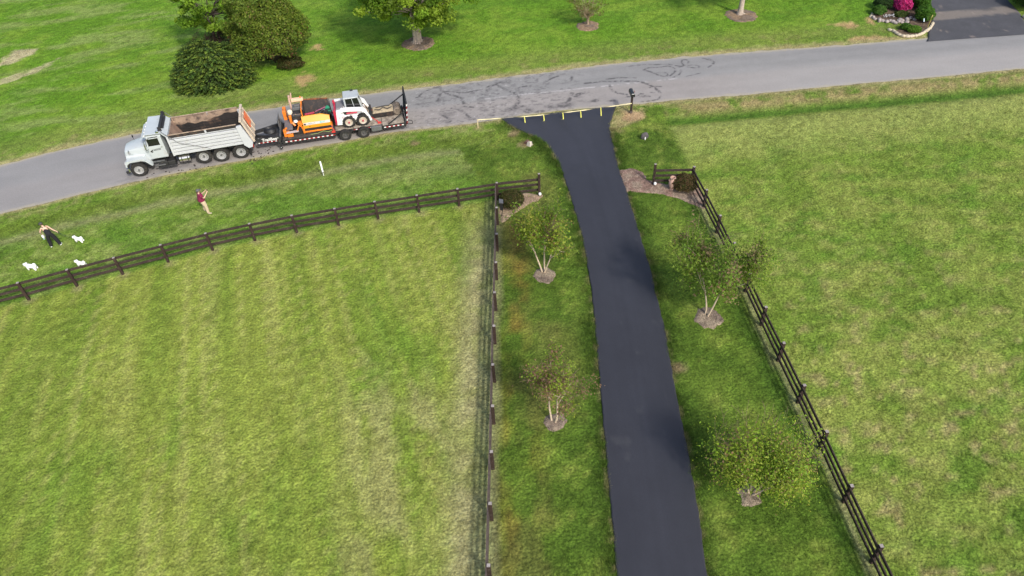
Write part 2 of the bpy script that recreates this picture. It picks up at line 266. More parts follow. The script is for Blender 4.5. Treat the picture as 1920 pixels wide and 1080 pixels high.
# ---------------------------------------------------------------- colours of the ground by what grows there, with one painted fence shadow
def ground_colour(x, y):
    d = ylo(x)-y; df = y-yhi(x)
    n1 = fbm(x*0.22, y*0.22, 1); n2 = fbm(x*0.9, y*0.9, 2); n3 = fbm(x*2.6, y*2.6, 3, 3); n0 = fbm(x*0.07, y*0.07, 4)
    wob = (n2-.5)*0.8
    # meadow left of the drive, mown in long passes
    u = x+(0.40+.006*np.minimum(x, 0))*y; w = y-0.36*x
    st = fbm(u*1.05, w*0.05, 11, 4); st2 = fbm(u*2.6, w*0.13, 12, 3)
    A = mix((0.222, 0.272, 0.046), (0.158, 0.228, 0.030), sstep(.42, .74, st))
    A = mix(A, (0.300, 0.315, 0.082), sstep(.50, .78, 0.7*st2+0.3*n1)*0.75)
    A = mix(A, (0.115, 0.215, 0.022), sstep(.58, .80, fbm(u*0.45+7, w*0.16, 13))*0.55)
    tr_ = fbm(u*3.4, w*0.06, 15, 3); A = mix(A, (0.125, 0.185, 0.024), sstep(.60, .74, tr_)*.55); A = mix(A, (0.315, 0.320, 0.095), sstep(.38, .27, tr_)*.6)
    A = mix(A, (0.31, 0.30, 0.115), sstep(.60, .80, fbm(u*0.5, w*0.16, 14))*sstep(-16, -4, x)*0.8)
    dm = xM(y)-x
    A = mix(A, (0.320, 0.300, 0.140), sstep(2.6, 1.2, dm+wob*1.4)*sstep(36.5, 30, y)*(0.45+0.55*sstep(.3, .6, n2)))
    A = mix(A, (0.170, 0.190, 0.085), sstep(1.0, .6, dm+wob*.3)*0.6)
    # paddock right of the drive, patchy with thatch
    B = mix((0.200, 0.250, 0.048), (0.142, 0.214, 0.030), sstep(.40, .62, fbm(x*.34+y*.12, y*.55, 21)))
    B = mix(B, (0.098, 0.190, 0.020), sstep(.55, .72, fbm(x*.5+9-y*.2, y*.8, 19))*.75)
    B = mix(B, (0.280, 0.290, 0.080), sstep(.50, .74, fbm(x*.9, y*1.3, 22)*.6+n1*.4)*0.7)
    tp = fbm(x*1.7, y*2.0, 23, 4); B = mix(B, (0.315, 0.262, 0.118), sstep(.56, .74, tp)*(0.15+0.70*sstep(36, 20, y+4*n1))*.9)
    B = mix(B, (0.090, 0.185, 0.018), sstep(.62, .82, fbm(x*1.1, y*1.5, 24))*0.6)
    B = mix(B, (0.275, 0.305, 0.085), sstep(2.8, 3.6, d)*sstep(9.5, 4.5, d+wob*2)*0.75)
    # rich lawn along the drive
    C = mix((0.074, 0.130, 0.015), (0.128, 0.195, 0.026), sstep(.38, .68, n2*.6+n1*.4))
    C = mix(C, (0.195, 0.235, 0.045), sstep(.52, .70, n3*.5+n2*.5)*0.7)
    ob = fbm(x*0.9+3, y*0.25, 25); C = mix(C, (0.185, 0.125, 0.028), sstep(.40, .60, ob*.6+n2*.4)*np.exp(-((x-xM(y)-1.15)/0.75)**2)*0.85*(y < 34))
    C = mix(C, (0.13, 0.13, 0.035), sstep(.52, .70, fbm(x*.5+9, y*.3, 26))*sstep(4, 2, x)*0.6)
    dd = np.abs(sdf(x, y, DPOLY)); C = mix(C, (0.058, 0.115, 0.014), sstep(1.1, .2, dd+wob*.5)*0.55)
    C = mix(C, (0.24, 0.22, 0.10), sstep(.22, .05, dd)*sstep(.45, .6, n3)*0.8)
    # verge left of the drive, between fence and road
    D = mix((0.130, 0.215, 0.026), (0.225, 0.280, 0.070), sstep(.40, .66, n2*.55+n3*.45))
    D = mix(D, (0.095, 0.190, 0.020), sstep(.48, .70, fbm(x*.5, y*1.2, 27))*0.75)
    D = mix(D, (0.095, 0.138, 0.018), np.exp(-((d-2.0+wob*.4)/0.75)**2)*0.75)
    D = mix(D, (0.270, 0.275, 0.115), np.exp(-((d-3.35+wob*.5)/0.50)**2)*0.75)
    D = mix(D, (0.225, 0.230, 0.080), sstep(.50, .68, n3)*np.exp(-((d-.7)/0.6)**2)*0.8)
    D = mix(D, (0.22, 0.235, 0.085), np.exp(-((d-5.2+wob*.8)/1.0)**2)*sstep(-16, -6, x)*0.5)
    # bank and ditch right of the drive
    K = mix((0.115, 0.190, 0.025), (0.275, 0.225, 0.100), sstep(.30, .54, n2*.6+n3*.4)*np.exp(-((d-1.1)/0.95)**2))
    K = mix(K, (0.062, 0.138, 0.014), np.exp(-((d-2.55+wob*.35)/0.58)**2)*0.85)
    # lawn across the road
    E = mix((0.108, 0.222, 0.015), (0.168, 0.270, 0.028), sstep(.40, .66, n1*.6+n2*.4))
    q = fbm(u*0.0+(x+1.5*y)*0.18, (y-0.33*x)*0.75, 28)
    E = mix(E, (0.205, 0.270, 0.070), sstep(.46, .70, q)*sstep(-12, -24, x)*0.85)
    E = mix(E, (0.088, 0.190, 0.015), sstep(.56, .72, fbm((x+y)*.2, (y-.33*x)*.9, 29))*0.65)
    E = mix(E, (0.175, 0.210, 0.050), np.exp(-((df-2.2+wob)/1.6)**2)*0.6)
    E = mix(E, (0.230, 0.205, 0.085), sstep(.55, .72, n2*.5+n3*.5)*np.exp(-((df-1.6)/1.3)**2)*0.7)
    for k, am in (('bare1', .9), ('bare2', .75), ('bare3', .8), ('bare4', .8), ('dirt', .9), ('dirt2', .85), ('dirt3', .9)):
        s = sdf(x, y, P(k)); c = (0.42, 0.36, 0.22) if k in ('bare1', 'bare2') else (0.46, 0.30, 0.155)
        E = mix(E, c, sstep(.30, -.12, s+(n3-.5)*1.0)*am)
    out = np.where((df > 0)[..., None], E, D)
    field_l = (x < xM(y)) & (y < yL(x)-0.0) & (y < 36.05)
    soft = sstep(.15, -.15, np.maximum(x-xM(y), y-yL(x)))*(y < 36.4)
    verge = (df <= 0) & (x > np.where(y < 36.05, xM(y)-.05, -0.9+(y-36)*-.35)) & (d > 2.6-2.0*((x > -0.5) & (x < 12)))
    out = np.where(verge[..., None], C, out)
    out = np.where((df <= 0)[..., None], mix(out, A, soft), out)
    bx = np.where(y < 36.6, xR(y)+.1, 11.75+np.maximum(y-40, 0)*-.03)
    fr = sstep(-.25, .25, x-bx+wob*.3)
    out = np.where((df <= 0)[..., None], mix(out, K, fr*(d > -1)), out)
    out = np.where((df <= 0)[..., None], mix(out, B, fr*sstep(2.75, 3.3, d+wob*.3)), out)
    # worn shoulders, straw mulch by the mailbox
    sh = np.minimum(np.abs(d), 9); out = np.where((df <= 0)[..., None], mix(out, (0.34, 0.29, 0.145), sstep(.42, .1, sh+(n3-.5)*.5)*.85), out)
    out = np.where((df > -.1)[..., None], mix(out, (0.345, 0.290, 0.145), sstep(1.15, .25, df+(n3-.5)*.9)*.85), out)
    s = sdf(x, y, P('straw')); out = mix(out, mix((0.33, 0.28, 0.13), (0.22, 0.22, 0.08), sstep(.45, .6, n3)), sstep(.25, -.15, s+(n3-.5)*.8)*.9)
    s = np.hypot(x-9.25, (y-45.05)*1.1); out = mix(out, (0.40, 0.27, 0.16), sstep(.95, .55, s+(n3-.5)*.6)*.9)
    for px, py, r in ((1.45, 42.2, .45), (0.75, 43.6, .4), (-6.2, 43.2, .3), (-1.75, 44.6, .22), (7.75, 21.9, .35)):
        out = mix(out, (0.26, 0.19, 0.11), sstep(r+.15, r-.15, np.hypot(x-px, y-py)+(n3-.5)*.5)*.8)
    # pale clippings at the foot of the fence posts
    for q_ in (LF, RF):
        for px, py in q_:
            out = mix(out, (0.30, 0.27, 0.13), sstep(.42, .12, np.hypot(x-px-(.1 if q_ is LF else -.15), y-py+.12)+(n3-.5)*.3)*.7)
    out = mix(out, (0.062, 0.125, 0.014), np.exp(-((x-xR(y)+.75+wob*.12)/.42)**2)*(y < 35.5)*.8)  # dark green band paints the right fence's rail shadow into the turf
    out = mix(out, (0.215, 0.215, 0.10), sstep(.20, .08, np.abs(x-xR(y)+.12)+wob*.10)*(y < 36.4)*.8)
    ln2 = np.abs(x-xM(y)-.12); out = mix(out, (0.20, 0.19, 0.10), sstep(.22, .08, ln2)*(y < 36)*.6)
    cl = fbm(x*5.5, y*5.5, 95, 3); return out*(.74+.36*sstep(.25, .75, cl))[..., None]*np.array((1.03, 1.03, 1.0))
gx = np.concatenate([[-700, -450, -300, -200, -140, -100, -80, -68], np.arange(-60, 62, 0.28), [68, 80, 100, 140, 200, 300, 450, 700]])
gy = np.concatenate([[-500, -300, -150, -80, -40, -20, -8], np.arange(0, 84, 0.28), [90, 100, 120, 160, 240, 350, 500, 900]])
X, Y = np.meshgrid(gx, gy); X = X.ravel(); Y = Y.ravel(); Z = gz(X, Y)
covered = ((Y > ylo(X)+.25) & (Y < yhi(X)-.25)) | (sdf(X, Y, DPOLY) < -.2) | (sdf(X, Y, NDP) < .1)
Z = np.where(covered, -0.06, Z)
nx, ny = len(gx), len(gy); I = np.arange(nx*ny).reshape(ny, nx)
F = np.stack([I[:-1, :-1], I[:-1, 1:], I[1:, 1:], I[1:, :-1]], -1).reshape(-1, 4)
m_ground = mat('turf', (0, 0, 0), rough=0.95, spec=0.15, attr='Col', var=0.18, vscale=2.6, grain=0.42, gscale=10.0, bump=0.11, bscale=7.0)
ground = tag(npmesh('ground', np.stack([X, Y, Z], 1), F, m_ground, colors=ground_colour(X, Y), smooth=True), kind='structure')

# road with tyre marks, tar spills and two lanes of different age
def strip(A, B, nv, name, m, colfn, z, skirt=0.0):
    n = len(A); t = np.linspace(0, 1, nv); G = A[:, None, :]*(1-t)[None, :, None]+B[:, None, :]*t[None, :, None]
    V = np.concatenate([G, np.full((n, nv, 1), z)], -1)
    if skirt: V = np.concatenate([V[:, :1]+np.array([0, 0, -skirt]), V, V[:, -1:]+np.array([0, 0, -skirt])], 1)
    k = V.shape[1]; I = np.arange(n*k).reshape(n, k); F = np.stack([I[:-1, :-1], I[1:, :-1], I[1:, 1:], I[:-1, 1:]], -1).reshape(-1, 4)
    if (G[1, 0]-G[0, 0])[0]*(G[0, -1]-G[0, 0])[1]-(G[1, 0]-G[0, 0])[1]*(G[0, -1]-G[0, 0])[0] < 0: F = F[:, ::-1]
    VV = V.reshape(-1, 3); tt = np.broadcast_to(np.linspace(0, 1, k), (n, k)).ravel()
    return npmesh(name, VV, F, m, colors=colfn(VV[:, 0], VV[:, 1], tt), smooth=not skirt)
def stain(x, y):
    s = np.zeros(x.shape); n = fbm(x*2.2, y*2.2, 41, 4); nf = fbm(x*7, y*7, 42, 2); wx = (fbm(x*1.3, y*1.3, 43, 3)-.5)*.5; wy = (fbm(x*1.3, y*1.3, 44, 3)-.5)*.5
    for w, pts in DATA['strokes']:
        q = np.array(pts); b = (x > q[:, 0].min()-.8) & (x < q[:, 0].max()+.8) & (y > q[:, 1].min()-.8) & (y < q[:, 1].max()+.8)
        if not b.any(): continue
        Q = smooth(resample(q, max(8, len(q)*4)), 2); dd = dist_poly(x[b]+wx[b]*.25, y[b]+wy[b]*.25, Q)
        w = w*.85; v = sstep(w, w*.2, dd)*(0.10+0.90*sstep(.36, .60, nf[b]*.6+n[b]*.4)); s[b] = np.maximum(s[b], v)
    for (cx, cy), r in DATA['blobs']:
        dd = np.hypot((x-cx)/r, (y-cy)/(r*.45))+(n-.5)*1.7; s = np.maximum(s, sstep(1.0, .2, dd)*(0.40+.60*sstep(.35, .60, nf))*.9)
    zone = sstep(-8, -5, x)*sstep(9, 3, x)*sstep(0, 1, y-ylo(x)+.6)
    s = np.maximum(s, sstep(.54, .72, fbm(x*1.4, y*3.0, 45, 5, .7))*zone*.6)
    s = np.maximum(s, sstep(.62, .74, fbm(x*3.5+5, y*4.5, 46, 3))*zone*.55)
    return s
def road_colour(x, y, t):
    v = np.clip((y-ylo(x))/(yhi(x)-ylo(x)), 0, 1); n = fbm(x*.35, y*.9, 51); nf = fbm(x*3, y*3, 52, 3)
    lowc = np.array((0.285, 0.262, 0.245)); hic = np.array((0.238, 0.233, 0.226))
    c = mix(lowc, hic, sstep(.40, .56, v+(n-.5)*.10))
    c = c*(0.90+0.20*n)[:, None]*(0.94+0.12*nf)[:, None]
    for tc, wd in ((.17, .055), (.36, .05), (.66, .06), (.86, .05)):
        c = c*(1-(0.06*np.exp(-((v-tc)/wd)**2)*(0.5+n))[:, None])
    left = sstep(-17, -26, x); c = mix(c, np.array((0.248, 0.240, 0.234))*(.9+.2*n)[:, None], left*.6)
    right = sstep(13, 24, x); c = mix(c, np.array((0.308, 0.294, 0.280))*(.92+.16*n)[:, None], right*.7*sstep(.75, .35, v))
    pl = dist_poly(x, y+(nf-.5)*.15, P('pale_line')); c = mix(c, (0.42, 0.40, 0.39), sstep(.12, .03, pl)*sstep(.40, .55, nf)*.75)
    w = fbm(x*5, y*5, 53, 3); c = mix(c, (0.40, 0.385, 0.375), sstep(.72, .80, w)*sstep(-8, -6, x)*sstep(4, 0, x)*.6)
    edge = np.minimum(v, 1-v)*6.2; c = mix(c, (0.36, 0.32, 0.24), sstep(.38, .04, edge+(nf-.5)*.35)*.8)
    c = mix(c, (0.075, 0.070, 0.072), stain(x, y)*.9)
    oil = sstep(.50, .62, fbm(x*1.2, y*2, 54, 4))*sstep(-17, -20, x)*sstep(-28, -24, x)*sstep(.35, .1, v); c = mix(c, (.16, .15, .15), oil*.5)
    return c
m_road = mat('road_asphalt', (0, 0, 0), rough=0.9, spec=0.25, attr='Col', grain=0.10, gscale=14, bump=0.006, bscale=60)
xs = np.concatenate([[-300, -160, -100, -70], np.arange(-50, -12, .3), np.arange(-12, 20, .07), np.arange(20, 52, .3), [70, 100, 160, 300]])
los = np.stack([xs, ylo(xs)+(fbm(xs*1.3, xs*0, 61, 3)-.5)*.22*(np.abs(xs) < 55)], 1); his = np.stack([xs, yhi(xs)+(fbm(xs*1.3, xs*0+5, 62, 3)-.5)*.3*(np.abs(xs) < 55)], 1)
tag(strip(los, his, 90, 'road', m_road, road_colour, 0.012), kind='structure')
def drive_colour(x, y, t):
    n = fbm(x*.55, y*.22, 71, 4); nf = fbm(x*2.5, y*2.5, 72, 3); c = np.full((len(x), 3), 1.0)*np.array((0.0320, 0.0330, 0.0415))
    c = c*(0.80+.40*n)[:, None]*(.93+.14*nf)[:, None]
    rb_ = fbm(t*11, y*.05, 75, 3); c = c*(.90+.20*rb_)[:, None]; lane = np.exp(-((t-.47)/.05)**2)*.08; c = c*(1-lane)[:, None]
    scuff = sstep(.74, .82, fbm(x*1.1, y*2.0, 73, 4))*sstep(44, 30, y); c = mix(c, (.055, .055, .06), scuff*.5)
    c = mix(c, (.050, .046, .044), sstep(.035, .0, np.minimum(t, 1-t))*.5)
    return c
m_drive = mat('fresh_asphalt', (0, 0, 0), rough=0.62, spec=0.35, attr='Col', grain=0.12, gscale=30, bump=0.004, bscale=70)
tag(strip(DLs, DRs, 50, 'driveway', m_drive, drive_colour, 0.055, skirt=0.10), kind='structure')
ndl = resample(np.array([(34.0, 53.6), (34.5, 54.35), (35.0, 55.4), (35.75, 56.45), (36.5, 58.2), (37.8, 61.4), (39.5, 66), (41, 72)]), 60); ndr = resample(np.array([(43.6, 53.9), (43.0, 55.4), (43.7, 57.7), (44.1, 60.4), (45.5, 66), (47, 72)]), 60)
def nd_colour(x, y, t):
    n = fbm(x*.6, y*.8, 81); nf = fbm(x*3, y*3, 82, 3); c = np.full((len(x), 3), 1.0)*np.array((0.072, 0.072, 0.078))*(.8+.4*n)[:, None]*(.9+.2*nf)[:, None]
    s = sdf(x, y, P('ndstrip')); c = mix(c, (0.175, 0.152, 0.132), sstep(.1, -.12, s+(nf-.5)*.3))
    c = mix(c, (.045, .045, .048), sstep(.6, .7, n)*.4)
    return mix(c, (.30, .24, .2), sstep(.75, .82, fbm(x*2, y*3, 83, 3))*.5)
tag(strip(ndl, ndr, 50, 'neighbour_driveway', m_road, nd_colour, 0.030, skirt=0.05), kind='structure')

# mulch beds, laid a little proud of the turf
m_mulch = mat('bark_mulch', (0, 0, 0), rough=1, spec=.1, attr='Col', grain=0.55, gscale=22, var=.25, vscale=6, bump=0.04, bscale=22)
def bed(name, Q, ca, cb, h=0.05, seed=0, edge=.2):
    Q = np.array(Q); x0, y0 = Q.min(0)-.3; x1, y1 = Q.max(0)+.3; st = 0.07
    a, b = np.meshgrid(np.arange(x0, x1, st), np.arange(y0, y1, st)); sh = a.shape; a = a.ravel(); b = b.ravel()
    s = sdf(a, b, Q)+(fbm(a*3, b*3, seed, 3)-.5)*edge; z = gz(a, b)+np.clip(-s*.5, -.12, h)+0.012+(fbm(a*4, b*4, seed+3, 2)-.5)*.05
    I = np.arange(len(a)).reshape(sh); F = np.stack([I[:-1, :-1], I[:-1, 1:], I[1:, 1:], I[1:, :-1]], -1).reshape(-1, 4); F = F[(s[F] < .12).all(1)]
    n = fbm(a*2.2, b*2.2, seed+7, 3); c = mix(ca, cb, sstep(.35, .65, n)); c = c*(.65+.7*fbm(a*9, b*9, seed+9, 2))[:, None]
    used = np.unique(F); mp = np.zeros(len(a), int); mp[used] = np.arange(len(used))
    return tag(npmesh(name, np.stack([a, b, z], 1)[used], mp[F], m_mulch, colors=c[used], smooth=True), kind='structure')
bed('mulch_bed', P('bed_r'), (.205, .135, .105), (.255, .195, .145), seed=101)
bed('mulch_bed', P('bed_l'), (.30, .23, .15), (.25, .18, .125), seed=102)
bed('mulch_bed', BEDN, (.085, .062, .045), (.14, .10, .07), seed=103)
def ring(cx, cy, r, n=24, sx=1.0): return [(cx+r*sx*math.cos(2*math.pi*k/n), cy+r*math.sin(2*math.pi*k/n)) for k in range(n)]
RINGS = [(1.85, 29.0, .58), (1.6, 19.25, .52), (9.86, 25.1, .68), (9.28, 15.10, .46), (-6.75, 58.55, 1.35), (7.8, 60.05, .95), (21.1, 60.4, 1.35)]
for i, (a, b, r) in enumerate(RINGS): bed('mulch_ring', ring(a, b, r), (.175, .135, .105), (.26, .21, .15) if i < 4 else (.24, .17, .11), h=.05, seed=110+i, edge=.45)

# ---------------------------------------------------------------- fences: three dark boards on square posts
m_board = mat('stained_board', (0.040, 0.027, 0.022), rough=0.8, spec=.3, var=.30, vscale=2.5, dirt=((.12, .095, .08), .20, 9), bump=.004, bscale=30)
m_post = mat('stained_post', (0.036, 0.022, 0.017), rough=0.8, spec=.3, var=.3, vscale=4, dirt=((.10, .08, .07), .2, 7), bump=.004, bscale=30)
m_cap = mat('weathered_post_top', (0.30, 0.265, 0.245), rough=0.9, var=.25, vscale=12)
m_grey = mat('weathered_board', (0.100, 0.078, 0.067), rough=0.85, spec=.2, var=.3, vscale=5, dirt=((.05, .035, .03), .35, 8))
rf = random.Random(4)
def fence_post(parent, x, y, h, w=.14, rz=0.0):
    z = gz1(x, y); c, s = math.cos(rz), math.sin(rz); m = MB(); t = MB(); hw = w/2; lean = (rf.uniform(-.02, .02), rf.uniform(-.02, .02))
    q = [(-hw, -hw), (hw, -hw), (hw, hw), (-hw, hw)]
    cor = [(x+c*a-s*b, y+s*a+c*b) for a, b in q]
    m.hexa([(a, b, z-.15) for a, b in cor]+[(a+lean[0], b+lean[1], z+h) for a, b in cor]); p = m.build('post', m_post, parent)
    cor = [(x+lean[0]+(a-x)*.96, y+lean[1]+(b-y)*.96) for a, b in cor]
    t.hexa([(a, b, z+h+.001) for a, b in cor]+[(a, b, z+h+.012) for a, b in cor]); t.build('post_top', m_cap, p)
    return z
def fence(name_label, pts, side, board, h=1.28, zs=(.36, .74, 1.13), ends=(), skip=()):
    root = thing('board_fence', name_label, 'fence', (0, 0, 0), 0, 'dark board fences along the drive and road')
    for i, (x, y) in enumerate(pts):
        a = pts[max(i-1, 0)]; b = pts[min(i+1, len(pts)-1)]; rz = math.atan2(b[1]-a[1], b[0]-a[0])
        if i in skip: continue
        fence_post(root, x, y, h+dict(ends).get(i, 0)+rf.uniform(-.02, .02), rz=rz)
    for (x0, y0), (x1, y1) in zip(pts, pts[1:]):
        d = Vector((x1-x0, y1-y0, 0)); d.normalize(); nrm = Vector((-d.y, d.x, 0))*side*.092
        for zz in zs:
            j = [rf.uniform(-.018, .018) for _ in range(2)]
            p = Vector((x0, y0, gz1(x0, y0)+zz+j[0]))+nrm+d*.004; q = Vector((x1, y1, gz1(x1, y1)+zz+j[1]))+nrm-d*.004
            MB().bar(p, q, .048, .15).build('rail', board, root)
    return root
f1 = [tuple(map(float, p)) for p in LF]+[(2.03, 36.30)]
fence('long dark brown board fence running along the road edge of the left field', f1, 1, m_board, ends=[(len(f1)-1, .33)], h=1.27)
fence('board fence seen edge on from above between the left field and the driveway lawn', [tuple(map(float, p)) for p in MF], -1, m_grey, skip=(0,))
f3 = [(9.19, 36.72)]+[tuple(map(float, p)) for p in RF]
fence('black board fence turning a corner and running down the right side of the driveway', f3, -1, m_board, ends=[(0, .25)])

# ---------------------------------------------------------------- small things by the drive
m_white = mat('white_plastic', (0.80, 0.80, 0.78), rough=.45)
m_black = mat('black_plastic', (0.018, 0.018, 0.019), rough=.5)
m_steel = mat('galvanised_steel', (0.45, 0.46, 0.47), rough=.4, metal=.7)
for x, y, l in ((2.06, 36.14, 'small white path light at the foot of the left gate post'), (9.27, 36.56, 'small white path light at the foot of the right gate post')):
    r = thing('spot_light', l, 'light', (x, y, gz1(x, y)), 0, 'white lights at the gate posts')
    MB().lathe([(.015, -.05), (.015, .10)], (0, 0, 0), n=8).build('spike', m_black, r)
    MB().lathe([(.0, .09), (.05, .10), (.085, .14), (.09, .24), (.075, .265), (0, .27)], (0, 0, 0), n=14).build('lamp_head', m_white, r)
# terracotta urn
m_terra = mat('terracotta', (0.50, 0.31, 0.235), rough=.85, var=.15, vscale=8, dirt=((.62, .50, .42), .3, 10))
r = thing('urn', 'pale terracotta urn with a dark open mouth standing on the mulch beside a round bush', 'urn', (10.22, 36.08, gz1(10.22, 36.08)+.05))
MB().lathe([(.0, 0), (.12, 0), (.13, .03), (.11, .06), (.15, .16), (.215, .36), (.23, .50), (.205, .63), (.13, .74), (.115, .79), (.15, .85), (.175, .88), (.165, .895), (.13, .89), (.105, .80), (.10, .72), (.0, .70)], (0, 0, 0), n=28).build('vessel', m_terra, r)
MB().lathe([(0, .775), (.104, .775), (.104, .782), (0, .782)], (0, 0, 0), n=20).build('shade_disc', m_black, r)  # black disc stands in for the shade inside the urn
for s in (-1, 1):
    MB().tube([(s*.12, 0, .80), (s*.20, 0, .80), (s*.245, 0, .70), (s*.20, 0, .61)], .018, 8).build('handle', m_terra, r)
# black box on the fence
bx, by = -.36, 34.35
r = thing('keypad_box', 'black box with a hood hanging on the driveway face of the middle fence', 'keypad', (bx, by, gz1(bx, by)))
MB().hexa([(-.09, -.16, .62), (.10, -.16, .55), (.10, .16, .55), (-.09, .16, .62), (-.09, -.16, 1.15), (.06, -.16, 1.15), (.06, .16, 1.15), (-.09, .16, 1.15)]).build('housing', m_black, r, bevel=.015)
MB().hexa([(-.11, -.19, 1.16), (.13, -.19, 1.10), (.13, .19, 1.10), (-.11, .19, 1.16), (-.11, -.19, 1.20), (.13, -.19, 1.135), (.13, .19, 1.135), (-.11, .19, 1.20)]).build('hood', mat('grey_hood', (.10, .10, .105), rough=.5), r)
MB().tube([(.04, 0, .56), (.06, .02, .40), (.02, .03, .22), (.0, .03, 0)], .018, 6).build('cable', m_black, r)
# mailbox
mx, my = 9.18, 45.41
r = thing('mailbox', 'black mailbox on a dark timber post beside the driveway mouth', 'mailbox', (mx, my, gz1(mx, my)), R(4))
m_dk = mat('painted_post', (0.026, 0.017, 0.015), rough=.6, var=.2)
MB().box(-.07, .07, -.07, .07, -.2, 1.36).build('post', m_dk, r, bevel=.008)
MB().box(-.10, .10, -.10, .10, 0, .16).build('post_foot', mat('post_foot', (.10, .075, .065), rough=.8), r, bevel=.01)
MB().box(-.05, .05, -.10, .42, 1.22, 1.30).bar((0, -.02, .95), (0, .30, 1.22), .06, .06).build('bracket', m_dk, r)
pr = [(-.14, 1.36), (.14, 1.36), (.14, 1.50)]+[(.14*math.cos(a), 1.50+.14*math.sin(a)) for a in np.linspace(.2, math.pi-.2, 9)]+[(-.14, 1.50)]
bo = MB().prism(pr, -.22, .50).build('box', mat('mailbox_black', (.022, .022, .024), rough=.28), r)
MB().prism([(x*1.06, 1.36+(z-1.36)*1.04) for x, z in pr], .501, .53).build('door', mat('mailbox_door', (.03, .03, .032), rough=.35), r)
MB().box(.145, .155, .10, .14, 1.44, 1.66).box(.145, .155, .0, .10, 1.60, 1.66).build('flag', mat('mailbox_flag', (.30, .02, .015), rough=.5), r)
MB().box(-.10, .10, -.236, -.222, 1.575, 1.60).build('number_plate', m_white, r)
# stake and caution tape
sx_, sy_ = -1.74, 44.66
r = thing('wooden_stake', 'pale wooden stake driven in at the edge of the road left of the driveway', 'stake', (sx_, sy_, gz1(sx_, sy_)))
MB().hexa([(-.025, -.02, -.2), (.025, -.02, -.2), (.025, .02, -.2), (-.025, .02, -.2), (-.015, -.02, .62), (.035, -.02, .62), (.035, .02, .62), (-.015, .02, .62)]).build('shaft', mat('pale_wood', (.62, .50, .30), rough=.8, var=.15), r)
m_tape = mat('yellow_tape', (.80, .78, .16), rough=.4, transl=.25); m_string = mat('pale_tape', (.74, .66, .36), rough=.5, transl=.2)
r = thing('caution_tape', 'yellow tape stretched across the driveway mouth with five hanging streamers', 'caution tape')
p0 = Vector((sx_+.01, sy_, gz1(sx_, sy_)+.60)); p1 = Vector((mx, my-.08, gz1(mx, my)+.80))
def tape_pt(t): p = p0.lerp(p1, t); p.z -= .16*math.sin(math.pi*t); return p
m = MB()
for i in range(40):
    a, b = tape_pt(i/40), tape_pt((i+1)/40); tw = 1.2*math.sin(i*.55); tw2 = 1.2*math.sin((i+1)*.55)
    w1 = Vector((0, math.sin(tw), math.cos(tw)))*.032; w2 = Vector((0, math.sin(tw2), math.cos(tw2)))*.032
    m.add([a-w1, b-w2, b+w2, a+w1], [(0, 1, 2, 3)])
m.build('tape', m_string, r)
for t, L, k in ((.30, .52, 0), (.425, .62, 1), (.55, .66, 2), (.665, .55, 0), (.797, .62, 0)):
    a = tape_pt(t); m = MB(); g = .034
    pts = [(0, 0, .03), (.03, -.01, -.3*L), (.05, -.03, -.7*L), (.06 if k == 0 else .02, -.06, -L)]+([(-.08, -.10, -L-.05)] if k else [])
    for (x0, y0, z0), (x1, y1, z1) in zip(pts, pts[1:]):
        z0 = max(z0, -a.z+.07); z1 = max(z1, -a.z+.07)
        m.add([a+Vector((x0-g, y0, z0)), a+Vector((x1-g, y1, z1)), a+Vector((x1+g, y1+.02, z1)), a+Vector((x0+g, y0+.02, z0))], [(0, 1, 2, 3)])
    m.build('streamer', m_tape, r)
# white marker post
x, y = -11.93, 39.82
r = thing('marker_post', 'white plastic utility marker post standing alone in the roadside grass', 'marker post', (x, y, gz1(x, y)))
MB().lathe([(.0, 1.10), (.045, 1.10), (.058, 1.06), (.06, .30), (0, .30)], (0, 0, 0), n=14).build('sleeve', m_white, r)
MB().lathe([(.061, .255), (.061, .299)], (0, 0, 0), n=14).build('band', m_black, r)
MB().lathe([(.035, -.1), (.035, .254)], (0, 0, 0), n=10).build('stem', mat('pale_stem', (.62, .64, .52), rough=.6), r)
# culvert end left of the drive and grey stone right of it
x, y = 1.70, 42.02; zc = gz1(x, y)
r = thing('culvert_end', 'pale broken concrete culvert end lying in the grass by the left edge of the driveway', 'culvert', (x, y, zc), R(-35))
MB().hexa([(-.16, -.12, -.05), (.20, -.16, -.05), (.24, .14, -.05), (-.10, .16, -.05), (-.10, -.02, .26), (.14, -.06, .36), (.18, .12, .30), (-.06, .14, .22)]).build('concrete_lip', mat('pale_concrete', (.50, .45, .38), rough=.95, var=.2, vscale=8), r, bevel=.02)
MB().lathe([(.16, 0), (.16, .30), (.12, .30), (.12, .02), (0, .02)], (-.24, .0, .05), axis='y', n=16).build('pipe', mat('rusty_pipe', (.13, .07, .05), rough=.9), r)
x, y = 9.55, 41.95
r = thing('fieldstone', 'dark grey rounded stone slab standing upright in the grass right of the driveway', 'stone', (x, y, gz1(x, y)), R(10))
MB().ball((0, 0, .22), (.27, .10, .30), 16, 10, .08, 3).build('slab', mat('dark_stone', (.082, .075, .078), rough=.9, var=.3, vscale=6, bump=.02, bscale=9), r)
MB().box(-.03, .03, -.135, -.10, .02, .22).build('label_stake', m_white, r)

